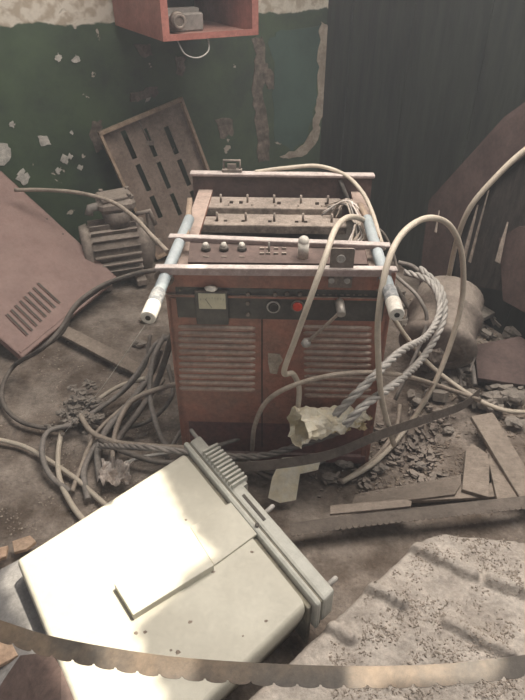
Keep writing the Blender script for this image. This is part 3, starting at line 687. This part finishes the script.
chips('broken_rubble', [(400, 290), (525, 280), (530, 410), (440, 420), (400, 400)], 230, 'stone', 'broken grey rubble pieces heaped at right beneath the leaning sheets', lambda x, y: fh(x, y)+.004, .018, .06, 31, thk=2.0)
chips('dark_litter', [(320, 440), (400, 410), (470, 400), (480, 470), (350, 505), (300, 500)], 260, 'iron', 'dark litter and curled shavings below the wrapped cables', lambda x, y: fh(x, y)-.004, .008, .032, 32, thk=1.8)
for i, (xa, ya, xb, yb, wd_, where) in enumerate(((357, 226, 363, 182, .008, 'nearest to the machine'), (462, 268, 478, 205, .012, 'leftmost of those under the beige cable'), (470, 262, 489, 190, .007, 'second under the beige cable'), (498, 262, 508, 222, .012, 'stubby one near the right edge'), (436, 232, 441, 204, .006, 'short one left of the bent steel sheet'))):
    a = onwall2(xa, ya, .13); b = onwall2(xb, yb, .06); m = MB(); sd_w = d2*wd_
    m.prism([a-sd_w, a+sd_w, a.lerp(b, .5)+sd_w*.9+n2*.004, b+sd_w*.25, b-sd_w*.1, a.lerp(b, .45)-sd_w*.8], n2*.004)
    tag(m.build('wood_splinter', M['plate']), 'pale wood splinter by the dark wall, '+where, 'splinter')

# ------------------------------------------------------------------ pressed dusty sheet, lower right
PA, PB_, PC, PD = G(432, 524, .12), G(640, 548, .12), G(660, 800, .12), G(225, 712, .12)
ribs = [((412, 541), (474, 571)), ((492, 577), (560, 600)), ((366, 581), (402, 600)), ((448, 618), (510, 650)), ((332, 622), (350, 634))]
ribs = [(G(*a, .12), G(*b, .12)) for a, b in ribs]
def segd(p, a, b):
    ab = b-a; t = max(0, min(1, (p-a).dot(ab)/ab.dot(ab))); return (p-(a+ab*t)).length
def pan_h(x, y):
    p = Vector((x, y, .12)); h = .10+.007*noise.noise(Vector((x*5, y*5, 1)))+.005*noise.noise(Vector((x*25, y*25, 1)))+.003*noise.noise(Vector((x*90, y*90, 1)))
    for a, b in ribs:
        d = segd(p, a, b); h += .024*math.exp(-(d/.015)**4)
    return h
m = MB(); NU, NV = 170, 170
def bil(u, v): return (PA*(1-u)+PB_*u)*(1-v)+(PD*(1-u)+PC*u)*v
cornr = .09
for j in range(NV+1):
    for i in range(NU+1):
        u, v = i/NU, j/NV; du = u-.0; 
        uu, vv = u, v
        if u < cornr and v < cornr:          # rounded corner
            a_, b__ = 1-u/cornr, 1-v/cornr; mx_ = max(a_, b__); l = math.hypot(a_, b__)
            if l > 0: uu = cornr*(1-a_*mx_/l); vv = cornr*(1-b__*mx_/l)
        p = bil(uu, vv); jit = .004*noise.noise(Vector((p.x*18, p.y*18, 7)))
        e = min(u, v)
        z = pan_h(p.x, p.y) - .02*math.exp(-(e/.012)) 
        m.v.append(Vector((p.x+(jit if e < .01 else 0), p.y+(jit if e < .01 else 0), z)))
for j in range(NV):
    for i in range(NU):
        a = j*(NU+1)+i; m.face((a, a+1, a+NU+2, a+NU+1), True)
base = len(m.v); ring_ = [i for i in range(NU+1)][::-1]+[j*(NU+1) for j in range(1, NV+1)]
for a in ring_: m.v.append(Vector((m.v[a].x, m.v[a].y, -.005)))
for i in range(len(ring_)-1): m.face((ring_[i], ring_[i+1], base+i+1, base+i))
o = m.build('pressed_sheet', M['pan']); tag(o, 'large pale dust-covered pressed sheet with raised ribs at lower right', 'sheet')
chips('dust_crumbs', [(330, 640), (380, 580), (440, 535), (520, 540), (525, 700), (330, 700)], 3800, 'crumbmid', 'brown crumbs scattered on the pressed dusty sheet', lambda x, y: pan_h(x, y)-.0005, .0015, .0065, 12, thk=2.2)
# blocks the sheet rests on (only their edge could be glimpsed)
for q in ((300, 690), (450, 545), (560, 600)):
    g = G(q[0], q[1], .0)

# ------------------------------------------------------------------ white casing
ZC = .17
T = G(191, 446, ZC); R_ = G(318, 598, ZC); Lf = G(15, 557, ZC)
uT = (R_-T).normalized(); lenR = (R_-T).length; vT = (Lf-T); vT = (vT-uT*vT.dot(uT)*.72); lenL = (Lf-T).length; vT.normalize()
LB = Lf + (R_-T).normalized()*lenR
cs = thing('casing', (T+R_+Lf+LB)/4-Vector((0, 0, ZC)), 'large off-white metal casing lying on floor in the foreground sunlight', 'casing')
def cq(a, b, z): # a along T->R (0..1), b along T->L (0..1)
    return T*(1-a)*(1-b)+R_*a*(1-b)+Lf*(1-a)*b+LB*a*b+Vector((0, 0, z-ZC))
# body with rounded top edges: rings from base to top
m = MB()
def rr_ring(ins, z, rad, n=6):
    out = []
    a0, a1, b0, b1 = ins/lenR+.01, 1-ins/lenR-.01, .06, 1-ins/lenL
    ra, rb = rad/lenR, rad/lenL
    for (ca, cb_, s0) in ((a1-ra, b0+rb*.3, 0), (a1-ra, b1-rb, 1), (a0+ra*.3, b1-rb*.3, 2), (a0+ra, b0+rb*.3, 3)):
        for k_ in range(n+1):
            an = -math.pi/2+math.pi/2*(s0+k_/n)
            q = .3 if s0 in (0, 3) else 1
            da, db = math.cos(an)*ra, math.sin(an)*rb*q
            if s0 == 2: da *= .3; db *= .3
            out.append(cq(ca+da, cb_+db, z))
    return out
levels = [(.035, .015, .02), (.005, ZC-.05, .02), (.0, ZC-.02, .022), (.002, ZC-.008, .02), (.006, ZC-.002, .018), (.012, ZC, .014)]
rings = []
for ins, z, rad in levels:
    r = rr_ring(ins, z, rad); b = len(m.v); m.v += r; rings.append([b+i for i in range(len(r))])
for a, b in zip(rings, rings[1:]):
    n = len(a)
    for i in range(n): m.face((a[i], a[(i+1) % n], b[(i+1) % n], b[i]), True)
m.face(rings[0][::-1]); m.face(rings[-1])
m.build('casing_body', M['casing'], cs, True)
# raised rectangular plate
def ontop(px, py, z=ZC): return G(px, py, z)
m = MB(); P = [ontop(116, 582, ZC+.012), ontop(194, 527, ZC+.012), ontop(266, 530+0, ZC+.012)]
pl = [ontop(115, 583, ZC+.014), ontop(192, 528, ZC+.014), ontop(205, 549, ZC+.014), ontop(131, 618, ZC+.014)]
pl = [ontop(114, 584, ZC+.020), ontop(190, 527, ZC+.020), ontop(214, 565, ZC+.020), ontop(133, 615, ZC+.020)]
m.prism(pl, (0, 0, -.021)); m.build('raised_plate', M['casing'], cs, True, mod=.002)
# upper-right facing step (second panel)
pl = [ontop(190, 527, ZC+.006), ontop(234, 500, ZC+.006), ontop(258, 533, ZC+.006), ontop(214, 565, ZC+.006)]
m = MB(); m.prism(pl, (0, 0, -.008)); m.build('raised_plate', M['casing'], cs, True, mod=.002)
# flange pair along T-R: groove, lip and lid frame
def strip_(b0, b1, z0, z1, name, mt, a0=0.0, a1=1.03, mod=.003):
    q = MB(); q.prism([cq(a0, b0, z1), cq(a1, b0, z1), cq(a1, b1, z1), cq(a0, b1, z1)], (0, 0, z0-z1)); return q.build(name, M[mt], cs, True, mod=mod)
strip_(.06, .035, .01, ZC-.008, 'seal_groove', 'casingdark', .0, 1.0)
strip_(.036, .004, ZC-.09, ZC+.012, 'flange', 'casingrim', -.03, 1.03, .008)
strip_(.006, -.002, ZC-.085, ZC+.006, 'seam', 'casingdark', -.025, 1.025)
fl2 = strip_(-.002, -.078, ZC-.08, ZC+.010, 'lid_frame', 'casingrim', -.02, 1.03, .008)
m = MB()
for i in range(11):
    a = .10+i*.026
    q0, q1 = cq(a, -.012, ZC+.01), cq(a+.012, -.012, ZC+.01); q2, q3 = cq(a+.012, -.115, ZC+.004), cq(a, -.115, ZC+.004)
    m.prism([q0, q1, q2, q3], (0, 0, .016))
m.prism([cq(.085, -.04, ZC+.008), cq(.39, -.04, ZC+.008), cq(.39, -.10, ZC+.008), cq(.085, -.10, ZC+.008)], (0, 0, -.10))
m.build('finned_block', M['casingrim'], cs, True, mod=.001)
m = MB(); m.prism([cq(.43, -.030, ZC+.0105), cq(.60, -.030, ZC+.0105), cq(.60, -.045, ZC+.0105), cq(.43, -.045, ZC+.0105)], (0, 0, .002)); c = cq(.60, .012, ZC+.014); m.cyl(c, c+Vector((0, 0, .003)), .006, n=10)
m.build('slot', M['void'], cs, True)
for (px, py, dx, dy, z) in ((200, 442, -9, -12, .16), (264, 514, 9, -8, .165), (327, 586, 9, -8, .165)):
    a = G(px, py, z); b = G(px+dx, py+dy, z+.004); m = MB(); m.tube([a, b, b+(b-a).normalized()*.003], [.0065, .0065, .004], 12); m.build('bolt', M['palecable'], cs, True)
# small mud blobs on the casing
random.seed(21)
m = MB()
for px, py in ((187, 545), (174, 580), (136, 633), (145, 632), (171, 650), (178, 652), (238, 545), (252, 552), (213, 572), (186, 520), (243, 636), (266, 621), (190, 622)):
    m = MB(); m.lump(G(px, py, ZC), random.uniform(.002, .005), px, (1.3, 1, .35), .4, 5); m.build('mud_spot', M['crumb'], cs, True)

# ------------------------------------------------------------------ saw blades
def blade(path, wpx, zf, name, label, mt, th=.0012, teeth=None, z_lower=None, pitch=.022, tooth=.006):
    # path: upper edge pixels with heights; blade hangs down/forward
    P = smooth_path([G(x, y, z) for x, y, z in path], 14); Q = smooth_path([G(x, y+wpx_(x), z-zf) for x, y, z in path for wpx_ in [wpx]], 14)
    m = MB(); W = [b-a for a, b in zip(P, Q)]
    m.ribbon(P, W, th)
    eq = []; acc = 0.0; nxt = 0.0
    for i in range(len(Q)-1):
        seg = (Q[i+1]-Q[i]).length
        while nxt <= acc+seg: eq.append((Q[i].lerp(Q[i+1], (nxt-acc)/seg), W[i].normalized())); nxt += pitch
        acc += seg
    for (q0, wv), (q1, _w) in zip(eq, eq[1:]):
        tn_ = q1-q0; nn_ = tn_.cross(wv).normalized()*th
        pts = [q0-wv*.002, q0+tn_*.10+wv*tooth*.55, q0+tn_*.28+wv*tooth*.9, q0+tn_*.5+wv*tooth, q0+tn_*.75+wv*tooth*.9, q0+tn_*.94+wv*tooth*.5, q1-wv*.002]
        m.prism([p_-nn_/2 for p_ in pts], nn_)
    o = m.build(name, M[mt]); tag(o, label, 'saw blade'); return o
blade([(-60, 600, .36), (0, 620, .36), (60, 638, .36), (160, 655, .36), (260, 663, .36), (350, 666, .36), (440, 664, .36), (525, 655, .36), (600, 645, .36)], lambda x: 19, .004, 'saw_blade',
      'wide toothed band saw blade curving across the very bottom foreground', 'blade', pitch=.040, tooth=.006)
blade([(290, 523, .05), (360, 514, .05), (430, 506, .05), (525, 496, .05), (580, 490, .05)], lambda x: 11, -.001, 'saw_blade',
      'dark toothed saw blade lying on floor above the pressed sheet', 'band', pitch=.018, tooth=.009)
# flat rusty band over the cables
P = smooth_path([D(480, 388, 1.62), D(462, 402, 1.55), D(425, 415, 1.42), D(380, 430, 1.24), D(330, 450, 1.20), D(270, 460, 1.18), D(215, 463, 1.18)], 10)
m = MB(); m.ribbon(P, Vector((.0, -.010, -.029)), .002); tag(m.build('steel_band', M['band']), 'dark rusty flat steel band running over the cables to the right', 'band')

# ------------------------------------------------------------------ lower left sheets and tiles
slabobj([(-30, 585), (25, 556), (70, 545), (170, 700), (125, 790), (-40, 790)], lambda x, y: .05+.09*min(1, max(0, (x+10)/60)), .012, 'grey_sheet', 'slate', 'flat grey sheet lying under the left corner of the white casing', 'sheet')
slabobj([(20, 655), (62, 650), (98, 720), (60, 760), (-10, 700)], lambda x, y: .075+.09*min(1, max(0, (x+10)/60)), .01, 'brown_sheet', 'platebrown', 'dark brown sheet under saw blade at lower left', 'sheet')
slabobj([(-20, 553), (8, 545), (6, 556), (-20, 566)], .03, .012, 'tile_fragment', 'terra', 'orange tile fragment at left edge, leftmost one', 'tile')
slabobj([(12, 541), (30, 535), (36, 541), (26, 549), (14, 552)], .03, .012, 'tile_fragment', 'terra', 'orange tile fragment beside the left tip of the white casing', 'tile')
slabobj([(-20, 640), (10, 640), (18, 655), (-20, 676)], .09, .012, 'tile_fragment', 'terra', 'pale tile fragment under the saw blade at left edge', 'tile')

# ------------------------------------------------------------------ crumpled wrapping, rag, dirt clump
def crumple(c, size, seed, n=26, fold=.35):
    q = MB(); b = 0; c = Vector(c)
    for j in range(n+1):
        for i in range(n+1):
            u, v = i/n-.5, j/n-.5
            p = Vector((u*size[0], v*size[1], 0)); f_ = Vector((u*4+seed, v*4, seed*2))
            q.v.append(c+p+Vector((noise.noise(f_*1.3)*size[0]*fold*.6, noise.noise(f_*1.5+Vector((5, 0, 0)))*size[1]*fold*.6, (noise.noise(f_*1.7+Vector((0, 9, 0)))+.6*noise.noise(f_*2.6))*size[2])))
    for j in range(n):
        for i in range(n):
            a = j*(n+1)+i; q.face((a, a+1, a+n+2, a+n+1))
    return q
wc = D(322, 425, 1.26); wp = thing('cable_wrapping', wc-Vector((0, 0, .05)), 'crumpled cream foil and yellow foam wrapped round the twisted cables', 'wrapping')
m = MB()
cx1 = D(296, 427, 1.23); cx2 = D(362, 415, 1.33)
axw = (cx2-cx1).normalized(); P = [cx1+(cx2-cx1)*t for t in [i/16 for i in range(17)]]
b = len(m.v); n = 26; up_ = axw.orthogonal().normalized(); sd_ = axw.cross(up_)
for i, p in enumerate(P):
    for k_ in range(n):
        a = 2*math.pi*k_/n; d = up_*math.cos(a)+sd_*math.sin(a)
        rr = (.047 if i > 2 else .054)*(1-.42*i/16)*(1+.55*noise.noise(d*2.2+Vector((i*.5, 0, 0)))+.25*noise.noise(d*6+Vector((i*1.1, 4, 0))))
        m.v.append(p+d*rr+axw*.008*noise.noise(d*3+Vector((i, 1, 1))))
for i in range(16):
    for k_ in range(n): m.face((b+i*n+k_, b+i*n+(k_+1) % n, b+(i+1)*n+(k_+1) % n, b+(i+1)*n+k_))
m.build('crumpled_foil', M['paper'], wp, True)
m = MB()
random.seed(5)
for i in range(14):
    p = cx1.lerp(cx2, random.uniform(.3, 1.1)); m.lump(p+Vector((random.uniform(-.02, .02), -.012, random.uniform(-.03, .0))), random.uniform(.008, .016), i, (1.3, 1, .8), .6, 7, 3)
m.build('foam_lumps', M['foam'], wp, True)
pc = D(285, 475, 1.22)
pts = [(282, 458), (322, 455), (318, 470), (300, 474), (296, 500), (280, 503), (268, 498), (272, 478)]
m = MB(); m.prism([D(x, y, 1.215-.0012*(y-455)) for x, y in pts], (0, .001, 0)); 
tag(m.build('paper_sheet', M['paper']), 'torn yellowish paper sheet hanging below the wrapped cables', 'paper')
q = crumple(G(116, 472, .04), (.10, .09, .035), 3, fold=.2); tag(q.build('rag', M['rag']), 'small pale pinkish crumpled rag beside the cables left of the casing', 'rag')
m = MB(); random.seed(9)
cc = G(78, 412, .03)
for i in range(60):
    m.lump(cc+Vector((random.gauss(0, .035), random.gauss(0, .05), abs(random.gauss(0, .018)))), random.uniform(.008, .02), i, (1.2, 1, .7), .7, 6, 2.5)
tag(m.build('dirt_clump', M['stone']), 'knobbly grey dirt clump sitting on the cables at left', 'dirt clump')

# ------------------------------------------------------------------ cables
def cable(pts, r, mt, label, name='cable', cat='cable', group=None, n=10):
    P = []
    for p in pts:
        if len(p) == 3: P.append(G(p[0], p[1], p[2]))
        else: P.append(D(p[0], p[1], p[3]))
    S = smooth_path(P, 9); m = MB(); m.tube(S, r, n); o = m.build(name, M[mt]); tag(o, label, cat, group); return o
def twisted(pts, r, mt, label, strands=3, pitch=.10, group=None):
    P = []
    for p in pts: P.append(G(p[0], p[1], p[2]) if len(p) == 3 else D(p[0], p[1], p[3]))
    S = smooth_path(P, 22); m = MB(); up = None; L_ = 0; tr = [[] for _ in range(strands)]
    for i, p in enumerate(S):
        t = (S[min(i+1, len(S)-1)]-S[max(i-1, 0)]).normalized()
        if up is None: up = t.orthogonal().normalized()
        up = (up-t*up.dot(t)).normalized(); sd_ = t.cross(up)
        if i: L_ += (S[i]-S[i-1]).length
        for s in range(strands):
            a = 2*math.pi*(s/strands+L_/pitch); tr[s].append(p+(up*math.cos(a)+sd_*math.sin(a))*r*.95)
    for s in range(strands): m.tube(tr[s], r, 7)
    o = m.build('twisted_cable', M[mt]); tag(o, label, 'cable', group); return o
_ = None
# high loop right of the machine
cable([(394, 445, _, 1.30), (382, 400, _, 1.26), (378, 350, _, 1.24), (379, 310, _, 1.25), (388, 262, _, 1.30), (404, 232, _, 1.38), (428, 218, _, 1.46), (450, 226, _, 1.53), (462, 255, _, 1.57), (462, 300, _, 1.58), (450, 345, _, 1.56), (432, 388, _, 1.52), (405, 430, _, 1.46), (375, 462, .03), (342, 482, .02)], .0085, 'beige', 'thick beige cable arching in a tall loop right of the red machine')
cable([(560, 128, _, 1.85), (525, 150, _, 1.85), (495, 178, _, 1.85), (470, 208, _, 1.86), (457, 240, _, 1.9), (448, 280, _, 2.0), (440, 318, _, 2.1), (425, 345, .05)], .0095, 'beige', 'beige cable coming in from the upper right edge, down behind the tall loop')
cable([(380, 240, _, 1.72), (366, 222, _, 1.66), (350, 217, _, 1.50), (336, 228, _, 1.40), (325, 258, _, 1.30), (309, 302, _, 1.25), (295, 340, _, 1.25), (284, 372, _, 1.26), (293, 374, _, 1.29), (299, 388, _, 1.29), (298, 410, _, 1.28)], .0080, 'beige', 'beige cable hanging down over the front of the red machine')
cable([(252, 450, _, 1.28), (255, 425, _, 1.27), (268, 400, _, 1.26), (300, 383, _, 1.25), (350, 373, _, 1.25), (400, 375, _, 1.38), (440, 386, _, 1.55), (480, 400, _, 1.60)], .0070, 'tancable', 'tan cable arching low across the front of the machine to the right')
cable([(385, 305, _, 1.75), (405, 335, _, 1.75), (430, 365, _, 1.72), (470, 395, .05), (500, 409, .03), (525, 412, .02), (560, 410, .02)], .0085, 'beige', 'beige cable running along floor to the right edge')
twisted([(405, 272, _, 1.95), (430, 282, _, 1.85), (440, 308, _, 1.75), (428, 335, _, 1.6), (400, 352, _, 1.38), (365, 385, _, 1.24), (335, 415, _, 1.23)], .0066, 'palecable', 'pale twisted cable, upper of the pair sloping down to the wrapping', 3)
twisted([(420, 268, _, 1.95), (441, 290, _, 1.85), (443, 320, _, 1.72), (425, 355, _, 1.58), (400, 380, _, 1.36), (365, 405, _, 1.22), (345, 425, _, 1.20)], .0066, 'palecable', 'pale twisted cable, lower of the pair sloping down to the wrapping', 3)
twisted([(100, 446, .05), (150, 448, _, 1.22), (210, 455, _, 1.24), (260, 456, _, 1.25), (300, 445, _, 1.25), (345, 430, _, 1.28)], .0055, 'greycable', 'grey twisted cable entering the foil wrapping from the left', 3)
cable([(340, 180, _, 2.0), (370, 250, _, 1.95), (395, 275, _, 1.9), (420, 300, _, 1.8), (425, 330, _, 1.75), (395, 400, .04)], .007, 'greycable', 'thin grey cable behind the right rod of the machine')
cable([(398, 262, _, 2.1), (415, 268, _, 2.08), (435, 290, _, 2.0), (448, 320, _, 1.9), (470, 360, .08), (475, 385, .04)], .009, 'greycable', 'grey cable dropping beside the drum')
cable([(395, 285, _, 2.0), (410, 310, _, 1.95), (425, 330, _, 1.9), (455, 365, .06), (462, 392, .03)], .008, 'darkcable', 'dark cable lying over the rusty drum')
cable([(470, 372, .12), (475, 350, .16), (462, 330, .2), (450, 318, .2)], .004, 'darkcable', 'thin dark cable curving right of the drum')
cable([(345, 480, .01), (375, 458, .02), (395, 430, .03), (400, 405, .05)], .007, 'tancable', 'tan cable end lying on floor beside bark chips')
# machine top
cable([(255, 172, _, 2.03), (285, 168, _, 2.03), (318, 166, _, 2.03), (345, 175, _, 1.99), (362, 192, _, 1.88), (372, 212, _, 1.77), (380, 238, _, 1.66), (384, 250, _, 1.63)], .0068, 'beige', 'beige cable lying over the back plate of the machine')
cable([(370, 226, _, 1.80), (382, 232, _, 1.78), (392, 250, _, 1.76), (398, 272, _, 1.72)], .005, 'darkcable', 'short dark cable curving behind right rod')
# wall cable at left
cable([(15, 190, _, 2.50), (45, 190, _, 2.48), (80, 193, _, 2.40), (112, 202, _, 2.30), (135, 218, _, 2.15), (152, 236, _, 1.98), (168, 252, _, 1.85)], .0085, 'tancable', 'tan cable stretching from the brown cover over the motor to machine')
# black cable over the cover
cable([(175, 270, _, 1.75), (150, 271, _, 1.78), (125, 277, _, 1.82), (98, 288, _, 1.82), (76, 305, _, 1.78), (60, 330, _, 1.72), (40, 350, _, 1.68), (15, 365, .05), (3, 385, .03), (4, 405, .02), (20, 421, .02), (45, 428, .02), (66, 430, .02)], .0085, 'darkcable', 'dark cable hanging over the brown cover and curling at the left edge')
cable([(118, 279, _, 1.84), (96, 292, _, 1.83), (74, 310, _, 1.79), (62, 333, _, 1.74), (36, 353, _, 1.70), (22, 360, .06)], .006, 'darkcable', 'second dark cable lying along the first on the brown cover')
# left floor cables
cable([(-15, 437, .012), (20, 445, .012), (45, 458, .012), (75, 478, .012), (100, 500, .012), (118, 515, .01)], .008, 'beige', 'beige cable entering from the left edge toward the casing')
cable([(62, 428, .03), (58, 455, .02), (60, 480, .014), (72, 505, .014), (85, 522, .012)], .0085, 'beige', 'beige cable running down from dirt clump to the casing')
cable([(72, 425, .05), (48, 432, .05), (42, 452, .04), (50, 475, .02), (70, 492, .012)], .009, 'greycable', 'grey cable curling on floor left of beige one')
cable([(145, 378, .12), (120, 386, .08), (100, 398, .05), (84, 410, .03)], .008, 'beige', 'beige cable from the machine side to the dirt clump')
cable([(175, 335, .26), (155, 345, .22), (138, 372, .14), (118, 395, .07), (88, 416, .04)], .009, 'greycable', 'grey cable sloping from left machine side to dirt clump')
cable([(160, 350, .20), (150, 375, .12), (128, 405, .06), (108, 428, .04), (98, 450, .02), (100, 480, .012)], .012, 'greycable', 'thick grey cable slanting down left of the machine')
cable([(165, 335, .25), (153, 360, .2), (150, 395, .12), (158, 430, .06), (170, 452, .03)], .009, 'greycable', 'grey cable dropping beside the left machine foot')
cable([(80, 415, .06), (92, 432, .05), (115, 442, .05), (150, 446, .06), (190, 448, .07)], .009, 'tancable', 'tan cable from dirt clump toward the casing fins')
cable([(112, 462, .03), (116, 430, .06), (130, 403, .10), (155, 390, .14), (190, 382, .17), (225, 383, .18), (255, 395, .16), (280, 415, .10), (296, 440, .05)], .0085, 'tancable', 'tan cable arching low across the machine louvres')
cable([(170, 450, .04), (182, 430, .08), (205, 402, .12), (212, 398, .13)], .007, 'greycable', 'short grey cable end leaning on machine front')
cable([(145, 392, .10), (120, 410, .05), (95, 435, .03), (80, 470, .012), (72, 492, .01)], .007, 'tancable', 'tan cable looping down left of the pale rag')
cable([(140, 400, .03), (120, 420, .02), (98, 442, .015), (84, 470, .012), (88, 500, .01)], .010, 'greycable', 'dusty grey cable beneath the rag')
cable([(168, 365, .16), (172, 395, .1), (150, 420, .05), (118, 428, .03), (90, 420, .03)], .008, 'darkcable', 'dark cable winding at left machine foot')
cable([(110, 470, .03), (140, 458, .04), (175, 452, .05), (205, 447, .08)], .006, 'palecable', 'thin pale cable between rag and casing')
cable([(245, 455, .08), (255, 470, .05), (275, 478, .03), (300, 470, .03), (325, 460, .03)], .007, 'greycable', 'grey cable curling behind the casing fins')
cable([(174, 330, _, 1.50), (158, 380, .16), (140, 410, .09), (118, 440, .04), (108, 470, .02)], .011, 'darkcable', 'thick dark cable slanting down beside left machine edge, frontmost')
cable([(150, 335, .25), (145, 365, .16), (125, 390, .08), (108, 402, .05), (90, 408, .06)], .007, 'darkcable', 'thin dark cable running from machine side to dirt clump top')
cable([(100, 440, .05), (125, 452, .05), (160, 462, .04), (200, 462, .04), (250, 468, .03), (300, 480, .02)], .009, 'darkcable', 'dark cable lying along floor behind the white casing')
cable([(200, 450, .08), (235, 440, .10), (270, 425, .12), (290, 428, .13)], .006, 'greycable', 'grey cable behind the casing fins reaching the cream wrapping')
# thread
cable([(145, 325, _, 1.17), (100, 390, _, 1.35), (60, 438, _, 1.45)], .0007, 'thread', 'fine pale thread stretched from rod tip to the floor', 'thread', 'thread', n=5)

# ------------------------------------------------------------------ dusty haze hanging in the room
hm = bpy.data.materials.new('dusty_air'); hm.use_nodes = True; nt = hm.node_tree; nt.nodes.clear()
vo = nt.nodes.new('ShaderNodeVolumeScatter'); vo.inputs['Density'].default_value = .027; vo.inputs['Color'].default_value = (.92, .95, 1.0, 1); vo.inputs['Anisotropy'].default_value = .2
mo_ = nt.nodes.new('ShaderNodeOutputMaterial'); nt.links.new(vo.outputs[0], mo_.inputs['Volume'])
ins = .02
c_ = Vector((CORN.x, CORN.y, 0))+n1*ins+n2*ins
m = MB(); m.prism([c_+Vector((0, 0, .03)), c_-d1*2.7+Vector((0, 0, .03)), (-2.1, -.8, .03), (1.7, -.8, .03), c_+d2*2.3+Vector((0, 0, .03))], (0, 0, 2.45)); hz_ = m.build('dusty_haze', hm); tag(hz_, 'thin dusty haze filling the air of the room', 'haze', kind='stuff')
